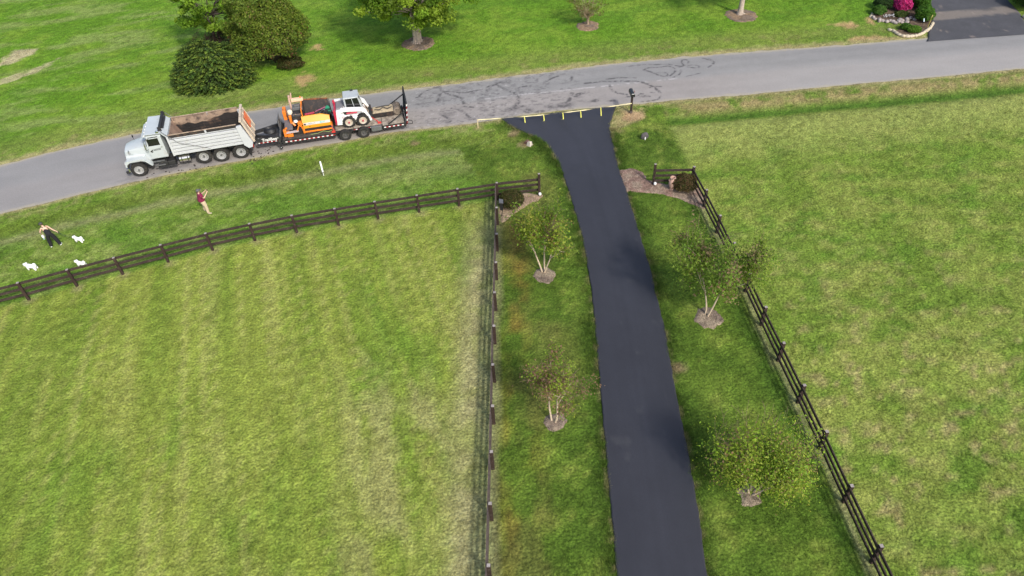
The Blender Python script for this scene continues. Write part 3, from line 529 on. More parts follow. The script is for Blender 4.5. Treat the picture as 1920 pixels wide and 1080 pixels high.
# ---------------------------------------------------------------- plants
def leaf_mat(name, tr=.5, rough=.6): return mat(name, (0, 0, 0), rough=rough, spec=.3, attr='Col', transl=tr)
m_leaf = leaf_mat('leaf'); m_needle = leaf_mat('needle', .12, .7)
def leaves(name, C, N, size, cols, parent, rs, m=m_leaf, aspect=.55, jit=.9):
    """one mesh of small folded leaves; C centres, N rough outward directions"""
    n = len(C); N = N+rs.normal(0, jit, (n, 3)); N /= np.linalg.norm(N, axis=1, keepdims=True)+1e-9
    T = np.cross(N, rs.normal(0, 1, (n, 3))); T /= np.linalg.norm(T, axis=1, keepdims=True)+1e-9; B = np.cross(N, T)
    s = (np.asarray(size)*rs.uniform(.65, 1.35, n))[:, None]; a = T*s; b = B*s*aspect; d = N*s*.18
    V = np.stack([C-a, C-b*1.0+d-a*.1, C+a, C+b*1.0+d-a*.1], 1).reshape(-1, 3)
    i = np.arange(n)*4; F = np.concatenate([np.stack([i, i+1, i+2], 1), np.stack([i, i+2, i+3], 1)])
    return npmesh(name, V, F, m, parent, colors=np.repeat(cols, 4, axis=0))
def grow(rs, base, direction, length, r, depth, spread, segs, tips, droop=0.0, upw=.15, kids=3, shrink=.72, nseg=3):
    p = np.array(base, float); d = np.array(direction, float); d /= np.linalg.norm(d); pts = [p.copy()]; rad = [r]
    for i in range(nseg):
        d = d+rs.normal(0, .13, 3)+np.array([0, 0, upw-droop*(i/nseg)]); d /= np.linalg.norm(d); p = p+d*length/nseg; pts.append(p.copy()); rad.append(r*(1-.42*(i+1)/nseg))
    segs.append((pts, rad))
    if depth == 0: tips.append((p.copy(), d.copy(), r)); return
    for k in range(kids):
        nd = d+rs.normal(0, spread, 3); t = 1.0 if k == 0 else rs.uniform(.45, 1.0); j = min(int(t*nseg), nseg)
        grow(rs, pts[j], nd, length*shrink*rs.uniform(.75, 1.15), rad[j]*.72, depth-1, spread, segs, tips, droop, upw, kids, shrink, nseg)
def wood(name, segs, m, parent, n=6, mn=0.0):
    b = MB()
    for pts, rad in segs:
        if rad[0] >= mn: b.tube(pts, list(rad), n if rad[0] > .02 else 4, caps=False)
    return b.build(name, m, parent, ang=80)
m_bark_tan = mat('smooth_tan_bark', (.56, .45, .32), rough=.8, var=.2, vscale=6, dirt=((.34, .25, .17), .25, 7))
m_bark_grey = mat('grey_bark', (.46, .38, .31), rough=.9, var=.3, vscale=3, dirt=((.14, .11, .085), .4, 3), bump=.03, bscale=9)
m_twig = mat('brown_twig', (.19, .125, .09), rough=.9)
def pal(rs, n, cols, w, j=.22):
    c = np.array(cols)[rs.choice(len(cols), n, p=np.array(w)/sum(w))]; return np.clip(c*rs.uniform(1-j, 1+j, (n, 1))*rs.uniform(.93, 1.07, (n, 3)), 0.004, .8)
def crape(label, x, y, seed, stems, height, width, density, cols, w, trunk_h=1.1, size=.075, offset=(0, 0), blur=.22, low=.25, fill=.12):
    rs = np.random.RandomState(seed); z = gz1(x, y)+.05; root = thing('crape_myrtle', label, 'tree', (x, y, z), 0, 'young trees beside the driveway')
    segs = []; tips = []; fine = []
    for k in range(stems):
        a = 2*math.pi*k/stems+rs.uniform(-.3, .3)+seed; lean = rs.uniform(.08, .18) if stems < 4 else rs.uniform(.16, .30)
        base = (.09*math.cos(a), .09*math.sin(a), -.05); d0 = np.array([math.cos(a)*lean, math.sin(a)*lean, 1.0])
        pts = [np.array(base)]; rad = [.055]; p = np.array(base); d = d0/np.linalg.norm(d0)
        for i in range(4):
            d = d+rs.normal(0, .07, 3)+np.array([math.cos(a)*.05, math.sin(a)*.05, 0]); d /= np.linalg.norm(d); p = p+d*trunk_h/4*rs.uniform(.9, 1.2); pts.append(p.copy()); rad.append(.050-.005*(i+1))
        segs.append((pts, rad))
        nb = 4 if stems < 4 else 3
        for b in range(nb):
            aa = a+rs.uniform(-1.5, 1.5); nd = d*.75+np.array([math.cos(aa), math.sin(aa), .25])*rs.uniform(.35, .85)
            grow(rs, p if b < 3 else pts[3], nd, (height-trunk_h)*.42, .030, 3, .42, fine, tips, droop=.05, upw=.10, kids=3, shrink=.70)
    T = np.array([t[0] for t in tips]); Dt = np.array([t[1] for t in tips]); c0 = np.array([offset[0], offset[1], 0])
    cen = T.mean(0); sc = np.array([width/2/ max(np.percentile(np.hypot(T[:, 0]-cen[0], T[:, 1]-cen[1]), 92), .1)]*2+[1.0])
    zt = np.percentile(T[:, 2], 96); zk = height/zt
    def warp(p):
        p = np.array(p, float); f = np.clip((p[..., 2]-.5)/(trunk_h+.3), 0, 1)[..., None]
        q = p.copy(); xy = p[..., :2]; q[..., :2] = xy*(1-f)+((xy-cen[:2])*sc[:2]+c0[:2]+cen[:2]*.35)*f; q[..., 2] = p[..., 2]*(1-f[..., 0])+(p[..., 2]*zk)*f[..., 0]; return q
    tr = wood('trunk', [([warp(p) for p in pts], rad) for pts, rad in segs], m_bark_tan, root, 8)
    big = [([warp(p) for p in pts], rad) for pts, rad in fine if rad[0] > .015]; thin = [([warp(p) for p in pts], [max(r_*.75, .0045) for r_ in rad]) for pts, rad in fine if rad[0] <= .015]
    wood('limb', big, m_bark_tan, tr, 5); wood('twigs', thin, m_twig, tr, 4)
    T = warp(T); n = len(T); reps = max(1, int(density/n)); ii = np.repeat(np.arange(n), reps)
    keep = rs.uniform(0, 1, n)[ii] > .10; ii = ii[keep]; m_ = len(ii)
    C = T[ii]+rs.normal(0, blur, (m_, 3))*np.array([1, 1, .8])-Dt[ii]*rs.uniform(0, .5, (m_, 1)); C[:, 2] = np.maximum(C[:, 2]-low*rs.uniform(0, 1, m_)**2*(T[ii][:, 2]-.5), .3)
    nf_ = int(m_*fill); qq = rs.normal(0, 1, (nf_, 3)); qq /= np.linalg.norm(qq, axis=1, keepdims=True); qq *= rs.uniform(0, 1, (nf_, 1))**.45
    C[:nf_] = qq*np.array([width*.40, width*.40, (height-trunk_h)*.45])+np.array([offset[0], offset[1], trunk_h*.9+(height-trunk_h)*.45])
    side = pal(rs, n, cols, w, .25)[ii]; cc = np.clip(side*rs.uniform(.85, 1.5, (m_, 1)), .004, .8)
    N = C-np.array([0, 0, height*.35]); N /= np.linalg.norm(N, axis=1, keepdims=True); N[:, 2] += .5
    leaves('crown', C, N, size, cc, root, rs)
    return root
YG = [(.235, .300, .030), (.165, .255, .028), (.265, .275, .045), (.210, .125, .060), (.115, .190, .022)]
crape('slender three stemmed young tree with loose yellow green crown near the round corner shrub', 1.81, 29.26, 5, 3, 4.3, 3.0, 7500, YG, [4, 3.4, 2, .9, 2], 1.75, .062, blur=.15, low=.2)
crape('thinnest tree by the drive with bare reddish twigs and few leaves', 1.53, 19.29, 12, 2, 4.1, 2.8, 4200, [(.185, .245, .028), (.24, .145, .085), (.205, .27, .03), (.21, .13, .08)], [3, 4, 3, 2], 1.6, .052, blur=.14, low=.1)
crape('two trunked young tree with a wide airy crown reaching over the right fence', 9.84, 25.26, 21, 2, 4.9, 4.7, 12500, [(.165, .255, .030), (.220, .290, .040), (.215, .160, .085), (.135, .215, .026)], [3.8, 3, 1.6, 2], 1.75, .062, offset=(.1, .2), blur=.19, low=.25)
crape('bushiest tree by the drive with a dense yellow green crown hiding its trunk', 9.32, 15.16, 33, 4, 4.3, 3.7, 15500, [(.235, .345, .030), (.275, .325, .042), (.180, .285, .030), (.225, .165, .066)], [4, 3.4, 3, 1.5], .8, .052, offset=(.05, .2), blur=.25, low=.8, fill=.22)

def shrub(name, label, cat, x, y, rad, n, size, cols, w, seed, group=None, lump=.18, core=True, m=m_leaf, topcols=None, z=None):
    rs = np.random.RandomState(seed); zb = gz1(x, y) if z is None else z; root = thing(name, label, cat, (x, y, zb), 0, group)
    d = rs.normal(0, 1, (n, 3)); d /= np.linalg.norm(d, axis=1, keepdims=True); d[:, 2] = np.where(d[:, 2] < -.35, -d[:, 2], d[:, 2])
    lumps = 1+lump*2*(fbm(d[:, 0]*2.2+d[:, 2]*1.3+seed, d[:, 1]*2.2+d[:, 2]*1.9+seed, seed, 3)-.5)
    rr = (rs.uniform(.72, 1.04, n)**.6*lumps)[:, None]; C = d*rr*np.array(rad)+np.array([0, 0, rad[2]*.80]); C[:, 2] = np.maximum(C[:, 2], .03)
    cc = pal(rs, n, cols, w, .28)
    cl = fbm(d[:, 0]*4+seed, d[:, 1]*4+d[:, 2]*3, seed+5, 2); cc *= (.72+.56*cl)[:, None]
    if topcols is not None:
        tcs = pal(rs, n, topcols[0], topcols[1], .2); k = (rs.uniform(0, 1, n) < sstep(topcols[2], topcols[3], C[:, 2]/rad[2]+(cl-.5)*1.2))[:, None]; cc = np.where(k, tcs, cc)
    leaves('foliage', C, d+np.array([0, 0, .3]), size, cc, root, rs, m)
    if core:
        b = MB()
        for k in range(9):
            a = rs.uniform(0, 6.28); q = rs.uniform(.2, .72); b.tube([(0, 0, 0), (rad[0]*.35*q*math.cos(a), rad[1]*.35*q*math.sin(a), rad[2]*.6), (rad[0]*q*math.cos(a), rad[1]*q*math.sin(a), rad[2]*1.25*(1-.4*q))], [.04, .025, .008], 5)
        b.ball((0, 0, rad[2]*.78), (rad[0]*.66, rad[1]*.66, rad[2]*.66), 14, 9, .1, seed); b.build('stems', mat('shrub_wood', (.035, .026, .016), rough=1), root)
    return root
BOX = [(.070, .085, .018), (.115, .105, .028), (.145, .095, .045), (.050, .070, .014)]
shrub('round_shrub', 'clipped round dark green shrub in the corner of the left fence', 'shrub', .30, 35.30, (.74, .70, .60), 5200, .040, BOX, [4, 3, 2.2, 3], 41, 'round shrubs at the gate', .10)
shrub('round_shrub', 'rounded reddish green shrub behind the urn in the corner of the right fence', 'shrub', 10.98, 36.02, (.80, .66, .60), 5200, .042, [(.085, .085, .020), (.150, .095, .040), (.170, .105, .055), (.060, .085, .016)], [3, 3, 3, 2.5], 42, 'round shrubs at the gate', .2)

# spreading evergreen: overlapping feathery sprays
def juniper(label, x, y, rad, sprays, seed, cols, w):
    rs = np.random.RandomState(seed); root = thing('spreading_evergreen', label, 'evergreen shrub', (x, y, gz1(x, y)))
    a = rs.uniform(0, 2*math.pi, sprays); el = np.arcsin(rs.uniform(0, 1, sprays)**.85)
    d = np.stack([np.cos(a)*np.cos(el), np.sin(a)*np.cos(el), np.sin(el)], 1); l = 1+.16*2*(fbm(a*2.2, el*3, seed, 3)-.5)
    tip = d*np.array(rad)*l[:, None]*rs.uniform(.80, 1.06, (sprays, 1)); tip[:, 2] = np.maximum(tip[:, 2], .08)
    dr = np.stack([d[:, 0], d[:, 1], .10+0*d[:, 2]], 1); dr /= np.linalg.norm(dr, axis=1, keepdims=True); L = rs.uniform(.55, 1.1, sprays)
    k = 30; t = np.linspace(0, 1, k); tt = np.tile(t, sprays); ii = np.repeat(np.arange(sprays), k)
    arc = np.stack([dr[ii, 0]*L[ii]*(tt-1), dr[ii, 1]*L[ii]*(tt-1), (-.35*(1-tt)-.18*tt**2)*L[ii]], 1)
    side = np.cross(dr, [0, 0, 1])[ii]; wd = (1-tt*.85)*.20*L[ii]
    C = tip[ii]+arc+side*(rs.uniform(-1, 1, len(ii))*wd)[:, None]+rs.normal(0, .02, (len(ii), 3)); C[:, 2] = np.maximum(C[:, 2], .03)
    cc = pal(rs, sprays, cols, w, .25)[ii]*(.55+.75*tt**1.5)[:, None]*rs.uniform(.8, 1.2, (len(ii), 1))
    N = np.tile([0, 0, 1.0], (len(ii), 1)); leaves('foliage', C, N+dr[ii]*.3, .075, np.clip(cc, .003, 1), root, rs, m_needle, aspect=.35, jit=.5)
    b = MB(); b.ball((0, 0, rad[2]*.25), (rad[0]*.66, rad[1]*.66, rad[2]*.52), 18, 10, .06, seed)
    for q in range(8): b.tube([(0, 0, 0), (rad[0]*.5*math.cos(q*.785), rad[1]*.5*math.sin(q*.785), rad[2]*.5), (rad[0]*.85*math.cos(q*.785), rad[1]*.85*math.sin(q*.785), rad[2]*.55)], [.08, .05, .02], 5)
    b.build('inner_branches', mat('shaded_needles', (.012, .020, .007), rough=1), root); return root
juniper('low wide dark green evergreen with layered feathery branches beside the road', -22.6, 53.6, (3.35, 2.4, 3.35), 3600, 51, [(.046, .088, .012), (.078, .128, .016), (.125, .175, .022), (.030, .060, .010)], [4, 4, 2.4, 3])
# tall red tipped bush
shrub('tall_bush', 'tall rounded bush with olive green top and red brown lower leaves behind the evergreen', 'bush', -18.35, 56.4, (2.8, 2.5, 3.25), 30000, .088, [(.090, .125, .020), (.125, .155, .026), (.215, .092, .040), (.060, .085, .016)], [4, 3, 2.8, 3], 61, None, .42, topcols=([(.155, .230, .026), (.220, .285, .038), (.105, .165, .022), (.22, .18, .06)], [4, 3, 2.5, .5], .25, .75))
shrub('dark_undergrowth', 'dark green low growth under the front of the tall bush', 'shrub', -16.9, 55.35, (1.05, .7, .5), 2600, .07, [(.055, .075, .016), (.12, .075, .030), (.075, .095, .02)], [3, 2, 2], 62, None, .3)
for x, y, l in ((-16.3, 55.95, 'white stub of post under the right edge of the tall bush'),):
    r = thing('white_post', l, 'post', (x, y, gz1(x, y)))
    MB().lathe([(.045, -.1), (.045, .55)], (0, 0, 0), n=12).build('shaft', m_white, r); MB().lathe([(.052, .551), (.052, .60), (.02, .63)], (0, 0, 0), n=12).build('cap', m_white, r)

def shade_tree(name, label, x, y, seed, trunks, trunk_h, r0, crown_c, crown_r, n, size, cols, w, clumps=90, bark=None, limbs=9, group='shade trees on the far lawn', bare=0.0, spread=.12):
    rs = np.random.RandomState(seed); root = thing(name, label, 'tree', (x, y, gz1(x, y)), 0, group)
    b = MB(); heads = []
    for k in range(trunks):
        a = 2*math.pi*k/trunks+.4; o = r0*.85 if trunks > 1 else 0; pts = []; rad = []
        for i in range(6):
            t = i/5; s = o*(1+t*spread*8)
            pts.append((s*math.cos(a)+rs.uniform(-.03, .03), s*math.sin(a)+rs.uniform(-.03, .03), -.1+t*trunk_h)); rad.append(r0*(1.35 if i == 0 else 1.0)*(1-.30*t))
        b.tube(pts, rad, 10); heads.append(pts[-1])
        for q in range(3):
            an = a+rs.uniform(-.9, .9); b.tube([(o*math.cos(a), o*math.sin(a), .22), ((o+r0*1.5)*math.cos(an), (o+r0*1.5)*math.sin(an), .05), ((o+r0*2.9)*math.cos(an), (o+r0*2.9)*math.sin(an), -.06)], [r0*.5, r0*.32, r0*.1], 6)
    tr = b.build('trunk', bark or m_bark_grey, root, ang=80)
    cc_ = rs.normal(0, 1, (clumps, 3)); cc_ /= np.linalg.norm(cc_, axis=1, keepdims=True); cc_ *= (rs.uniform(.25, 1, clumps)**.5)[:, None]
    K = cc_*np.array(crown_r)+np.array(crown_c); K[:, 2] = np.maximum(K[:, 2], crown_c[2]-crown_r[2]*.9)
    lb = MB()
    for i in range(clumps):
        if i % 2 and i > limbs*3: continue
        h = heads[i % len(heads)]; q = K[i]; mid = np.array(h)*.45+q*.55+np.array([0, 0, -.05*crown_r[2]])+rs.normal(0, .15, 3); r1 = r0*(.5 if i < limbs else .22)
        lb.tube([h, (np.array(h)+mid)/2+rs.normal(0, .1, 3), mid, q], [r1, r1*.7, r1*.45, .012], 5, caps=False)
    lb.build('limbs', bark or m_bark_grey, tr, ang=80)
    ii = rs.randint(0, clumps, n); rc = rs.uniform(.45, 1.0, clumps)*min(crown_r)*.27
    d = rs.normal(0, 1, (n, 3)); d /= np.linalg.norm(d, axis=1, keepdims=True); C = K[ii]+d*(rc[ii]*rs.uniform(.3, 1.05, n))[:, None]*np.array([1.25, 1.25, .75])
    cl = pal(rs, clumps, cols, w, .22)[ii]*rs.uniform(.75, 1.25, (n, 1)); keep = rs.uniform(0, 1, n) > bare
    leaves('crown', C[keep], (d+np.array([0, 0, .5]))[keep], size, np.clip(cl, .004, 1)[keep], root, rs)
    return root
BR = [(.200, .320, .024), (.255, .375, .034), (.145, .255, .020), (.105, .190, .016)]
shade_tree('shade_tree', 'bright green spreading tree on a thick fluted trunk across the road', -6.78, 58.75, 71, 4, 2.7, .20, (.0, .3, 5.1), (5.6, 4.8, 3.4), 32000, .125, BR, [4, 3, 3, 2], 150, limbs=14, spread=.05)
shade_tree('shade_tree', 'shade tree on the far lawn whose grey trunk stands left of the flower bed', 21.04, 60.6, 72, 1, 3.4, .24, (.1, .2, 6.6), (4.4, 4.2, 3.2), 15000, .125, BR, [4, 3, 3, 2], 100, limbs=10)
shade_tree('small_tree', 'small vase shaped tree with thin nearly bare branches on the far lawn', 7.81, 60.25, 73, 3, .75, .055, (0, 0, 2.1), (1.7, 1.6, 1.35), 3600, .06, [(.19, .22, .035), (.22, .16, .07), (.13, .16, .03)], [3, 3, 2], 90, bark=mat('tan_bark', (.36, .27, .19), rough=.9), limbs=24, bare=.35)
shade_tree('leafy_tree', 'tree with lime green leaf clusters rising behind the evergreen and the tall bush', -23.6, 59.4, 74, 2, 3.2, .16, (.2, -.6, 4.3), (4.3, 2.9, 2.0), 11500, .12, [(.205, .345, .026), (.255, .390, .040), (.150, .275, .020)], [4, 3, 2], 62, bark=mat('dark_bark', (.075, .058, .048), rough=.95), limbs=16)
# dark bare shrub between evergreen and lime tree
rs = np.random.RandomState(80); root = thing('twiggy_shrub', 'dark brown leafless twiggy shrub between the evergreen and the lime green tree', 'shrub', (-22.3, 57.2, gz1(-22.3, 57.2)))
segs = []; tips = []
for k in range(16):
    a = rs.uniform(0, 6.28); grow(rs, (.3*math.cos(a), .3*math.sin(a), 0), (math.cos(a)*.7, math.sin(a)*.55, 1), 1.35, .04, 3, .40, segs, tips, upw=.02, kids=3)
wood('stems', [(p, [max(q, .007) for q in r_]) for p, r_ in segs], mat('dark_twigs', (.042, .026, .022), rough=1), root, 5)
T = np.array([t[0] for t in tips]); ii = rs.randint(0, len(T), 8000); leaves('buds', T[ii]+rs.normal(0, .16, (8000, 3)), np.tile([0, 0, 1.0], (8000, 1)), .055, pal(rs, 8000, [(.050, .030, .024), (.085, .045, .032), (.040, .034, .022)], [3, 2, 2]), root, rs)

# ---------------------------------------------------------------- the neighbour's flower bed
m_rock = mat('fieldstone', (.36, .31, .285), rough=.95, var=.35, vscale=3.5, dirt=((.16, .13, .115), .3, 5), bump=.03, bscale=8)
m_wallstone = mat('pale_kerb_stone', (.50, .43, .315), rough=.95, var=.25, vscale=4, dirt=((.26, .21, .16), .3, 5), bump=.02, bscale=9)
rr_ = random.Random(7)
def stone(name, label, group, x, y, s, m, seed, rz, zoff=.0):
    b = MB().ball((0, 0, s[2]*.55), s, 10, 7, .16, seed); o = b.build(name, m, None, ang=50); o.location = (x, y, gz1(x, y)+zoff); o.rotation_euler = (0, 0, rz); return tag(o, label, 'stone', group)
for i, (x, y) in enumerate(DATA['rocks']):
    for j in range(2 if i % 2 else 1):
        stone('edging_rock', 'rough grey tan fieldstone in the row of rocks edging the flower bed', 'loose rocks along the flower bed', x+rr_.uniform(-.1, .1)+j*.22, y+rr_.uniform(-.1, .1)-j*.26, (rr_.uniform(.15, .26), rr_.uniform(.13, .2), rr_.uniform(.11, .19)), m_rock, 200+i*3+j, rr_.uniform(0, 3))
W = resample(np.array(DATA['wall']), 17)
for i, (x, y) in enumerate(W):
    a = W[min(i+1, 16)]-W[max(i-1, 0)]
    stone('kerb_stone', 'long pale tan stone in the curved kerb between flower bed and road', 'pale kerb stones round the bed corner', x, y, (.22*rr_.uniform(.85, 1.25), .14, .13), m_wallstone, 300+i, math.atan2(a[1], a[0]))
for i, (x, y) in enumerate(resample(np.array(DATA['rocksdry']), 13)):
    stone('flat_edging_stone', 'small flat pale stone in the thin line edging the left side of the flower bed', 'flat stones along the bed side', x, y, (.22, .11, .05), m_wallstone, 400+i, rr_.uniform(1.1, 1.5))
GR = [(.075, .190, .016), (.110, .245, .022), (.050, .130, .014)]
DG = [(.035, .085, .018), (.055, .115, .020), (.028, .060, .016)]
shrub('azalea', 'magenta pink flowering azalea in the flower bed', 'azalea', 34.5, 59.6, (.72, .85, .70), 4200, .085, [(.62, .035, .22), (.74, .10, .34), (.48, .02, .15)], [4, 3, 2], 91, None, .15)
shrub('hedge_shrub', 'tall bright green clipped shrub along the edge of the neighbour driveway', 'shrub', 36.1, 60.0, (.68, 1.5, .80), 6500, .065, GR, [4, 4, 3], 92, 'bright green shrubs by the neighbour driveway', .2)
shrub('hedge_shrub', 'bright green shrub at the inner bend of the kerb beside a reflector rod', 'shrub', 35.35, 57.3, (.72, .85, .72), 4600, .062, GR, [4, 4, 3], 93, 'bright green shrubs by the neighbour driveway', .2)
shrub('groundcover_shrub', 'low light green cushion shrub just inside the pale kerb', 'shrub', 33.75, 55.38, (.55, .42, .28), 2600, .05, [(.11, .24, .02), (.15, .29, .03)], [3, 3], 94, None, .15)
shrub('groundcover_shrub', 'low darker green cushion shrub behind the light green one inside the kerb', 'shrub', 33.35, 55.95, (.48, .42, .26), 2200, .05, [(.07, .17, .018), (.09, .2, .02)], [3, 3], 95, None, .15)
shrub('garden_shrub', 'leafy green shrub at the left end of the flower bed above the rocks', 'shrub', 32.35, 59.0, (.55, .5, .42), 2600, .06, [(.06, .16, .02), (.10, .21, .03)], [3, 3], 96, None, .2)
shrub('garden_shrub', 'dark green shrub left of the pink azalea', 'shrub', 33.1, 60.1, (.75, .75, .6), 3000, .06, DG, [3, 3, 2], 97, None, .2)
shrub('garden_shrub', 'low dull green plant below the pink azalea beside the rocks', 'shrub', 34.0, 58.4, (.6, .4, .25), 2000, .055, [(.075, .125, .022), (.12, .14, .03), (.05, .09, .02)], [3, 2, 2], 98, None, .2)
rs = np.random.RandomState(99); n = 60; C = np.stack([rs.uniform(32.4, 33.3, n), rs.normal(58.15, .10, n), gz(np.full(n, 33.), np.full(n, 58.))+rs.uniform(.18, .3, n)], 1)
fl = leaves('white_flowers', C, np.tile([0, 0, 1.], (n, 1)), .06, np.full((n, 3), .75), None, rs); tag(fl, 'patch of small white flowers in front of the leafy green shrub', 'flowers', kind='stuff')
r = thing('path_light', 'slim metal path light with a pale blue panel among the green shrubs', 'path light', (34.72, 56.10, gz1(34.72, 56.1)), R(25))
MB().lathe([(.015, 0), (.015, .5)], (0, 0, 0), n=8).build('stem', m_black, r); MB().hexa([(-.06, -.05, .48), (.06, -.05, .48), (.06, .05, .72), (-.06, .05, .72), (-.06, -.07, .50), (.06, -.07, .50), (.06, .03, .74), (-.06, .03, .74)]).build('panel', mat('pale_blue', (.50, .62, .68), rough=.3), r)
r = thing('reflector_rod', 'thin yellow driveway reflector rod at the kerb corner', 'driveway marker', (34.98, 55.66, gz1(34.98, 55.66)))
MB().tube([(0, 0, 0), (.05, .02, 1.15)], .014, 6).build('rod', mat('rod_yellow', (.55, .52, .08), rough=.5), r); MB().tube([(.047, .02, 1.0), (.055, .022, 1.2)], .026, 8).build('reflector', mat('reflector', (.72, .66, .2), rough=.3), r)
shrub('conifer_shrub', 'round green shrub at the far side of the neighbour driveway in the upper right corner', 'shrub', 44.75, 58.9, (1.15, 1.5, .95), 8000, .06, [(.055, .135, .014), (.085, .18, .02), (.04, .095, .012)], [3, 3, 2], 90, None, .15)
for i, (x, y) in enumerate(((43.75, 56.35), (43.62, 56.9), (43.95, 55.8))): stone('edging_rock', 'grey stone at the foot of the round shrub across the neighbour driveway', 'stones by the far driveway edge', x, y, (.22, .18, .14), m_rock, 500+i, i)

# ---------------------------------------------------------------- vehicles
m_truckpaint = mat('pale_grey_truck_paint', (.46, .50, .505), rough=.34, spec=.5, var=.05, vscale=1.2, dirt=((.40, .37, .33), .16, 2.2))
m_bedpaint = mat('worn_white_bed_paint', (.50, .515, .525), rough=.50, var=.05, vscale=1.5, dirt=((.40, .38, .34), .10, 2.6))
m_bedin = mat('tarry_bed_inside', (.022, .018, .017), rough=.85, var=.4, vscale=2, dirt=((.20, .12, .075), .16, 1.1), bump=.01, bscale=8)
m_rust = mat('dusty_rust', (.40, .30, .21), rough=.9, var=.2, vscale=3, dirt=((.12, .07, .05), .40, 3))
m_frame = mat('black_frame_steel', (.022, .022, .023), rough=.6, var=.2, dirt=((.10, .085, .07), .2, 4))
m_rubber = mat('tyre_rubber', (.026, .025, .024), rough=.85, spec=.3, var=.2, vscale=8, dirt=((.11, .09, .07), .22, 6))
m_rim = mat('painted_steel_rim', (.34, .34, .335), rough=.4, dirt=((.18, .16, .14), .2, 9))
m_glass = mat('dark_glass', (.012, .013, .014), rough=.08, spec=.8)
m_chrome = mat('polished_metal', (.70, .69, .66), rough=.16, metal=.95, dirt=((.30, .24, .18), .2, 5))
m_orange_sign = mat('fluorescent_orange', (.80, .16, .05), rough=.6, dirt=((.55, .36, .24), .35, 5))
m_tarp = mat('black_tarp', (.022, .022, .024), rough=.6, bump=.01, bscale=12)
m_redlens = mat('red_lens', (.35, .015, .012), rough=.3)
m_amber = mat('amber_lens', (.75, .42, .12), rough=.3)
m_drygrey = mat('grey_steel', (.16, .165, .165), rough=.5, metal=.3, dirt=((.08, .07, .06), .3, 5))

def wheel(parent, x, y, z, r, w, style='dish', side=-1, rim=None, tread=0, hubm=None, rimfrac=.56):
    """side -1: outer face towards -y"""
    p = part('wheel', parent, (x, y, z)); b = MB(); q = r*rimfrac; s = side
    pr = [(q*1.0, s*w*.46), (q*1.12, s*w*.50), (r*.80, s*w*.52), (r*.93, s*w*.49), (r*.985, s*w*.40), (r, s*w*.25), (r, -s*w*.25), (r*.985, -s*w*.40), (r*.93, -s*w*.49), (r*.80, -s*w*.52), (q, -s*w*.46)]
    b.lathe(pr, (0, 0, 0), 'y', 36, False)
    if tread:
        for k in range(tread):
            a = 2*math.pi*k/tread; u = Vector((math.cos(a), 0, math.sin(a))); t = Vector((-math.sin(a), 0, math.cos(a)))
            for sg in (-1, 1): b.bar(u*r*1.0+Vector((0, sg*w*.48, 0)), u*r*1.0+Vector((0, sg*w*.04, 0))+t*r*.16, .05, .05, u)
    else:
        for k in range(40):
            a = 2*math.pi*k/40; u = Vector((math.cos(a), 0, math.sin(a)))
            for sg in (-1, 1): b.bar(u*r*.985+Vector((0, sg*w*.44, 0)), u*(r+.001)+Vector((0, sg*w*.26, 0)), .03, .02, u)
    b.build('tyre', m_rubber, p)
    rm = rim or m_rim; b = MB()
    if style == 'dish': pr = [(0, s*w*.10), (q*.30, s*w*.10), (q*.34, s*w*.02), (q*.80, s*w*.02), (q*.86, s*w*.20), (q*.90, s*w*.44), (q*1.06, s*w*.485), (q*1.07, s*w*.45), (q*.9, -s*w*.3), (0, -s*w*.3)]
    else: pr = [(0, s*w*.40), (q*.30, s*w*.40), (q*.46, s*w*.37), (q*.72, s*w*.44), (q*.82, s*w*.30), (q*.90, s*w*.40), (q*1.06, s*w*.485), (q*1.07, s*w*.45), (q*.9, -s*w*.3), (0, -s*w*.3)]
    b.lathe(pr, (0, 0, 0), 'y', 32); b.build('rim', rm, p)
    b = MB(); h0 = w*.10 if style == 'dish' else w*.40
    b.lathe([(q*.22, s*h0), (q*.22, s*(h0+.09)), (q*.15, s*(h0+.12)), (0, s*(h0+.12))], (0, 0, 0), 'y', 16)
    for k in range(8): a = 2*math.pi*k/8; b.ball((q*.52*math.cos(a), s*(h0-.02 if style != 'dish' else w*.03), q*.52*math.sin(a)), .024, 6, 4)
    b.build('hub', hubm or m_drygrey, p); return p

# ===== dump truck; x runs to the rear, y away from the camera, origin under the near front tyre face
T = thing('dump_truck', 'pale grey dump truck with an empty tar stained bed parked facing left on the road', 'dump truck', (-24.36, 40.86, 0.012), R(12.0))
b = MB(); b.box(-.25, 7.6, .72, .86, .62, .90).box(-.25, 7.6, 1.54, 1.68, .62, .90)
for xx in (1.0, 2.4, 3.6, 5.0, 6.4, 7.4): b.box(xx, xx+.12, .86, 1.54, .66, .86)
b.box(-.1, .35, .25, 2.15, .42, .54).box(4.3, 4.45, .3, 2.1, .46, .58).box(5.3, 5.5, .3, 2.1, .40, .60).box(6.6, 6.8, .3, 2.1, .40, .60); b.box(2.45, 2.6, .3, 2.1, .9, 1.2); b.build('chassis', m_frame, T)
for y, sd in ((.15, -1), (2.25, 1)):
    wheel(T, .13, y, .515, .515, .30, 'disc', sd)
for x, z in ((4.32, .62), (5.43, .515), (6.73, .515)):
    for y, sd in ((.28, -1), (2.12, 1)):
        p = wheel(T, x, y, z, .515, .28 if x < 5 else .30, 'dish', sd)
        if x > 5: MB().lathe([(.29, -.15), (.42, -.155), (.48, -.14), (.515, -.07), (.515, .07), (.48, .14), (.42, .155), (.29, .15)], (0, -sd*.34, 0), 'y', 30, False).build('inner_tyre', m_rubber, p)
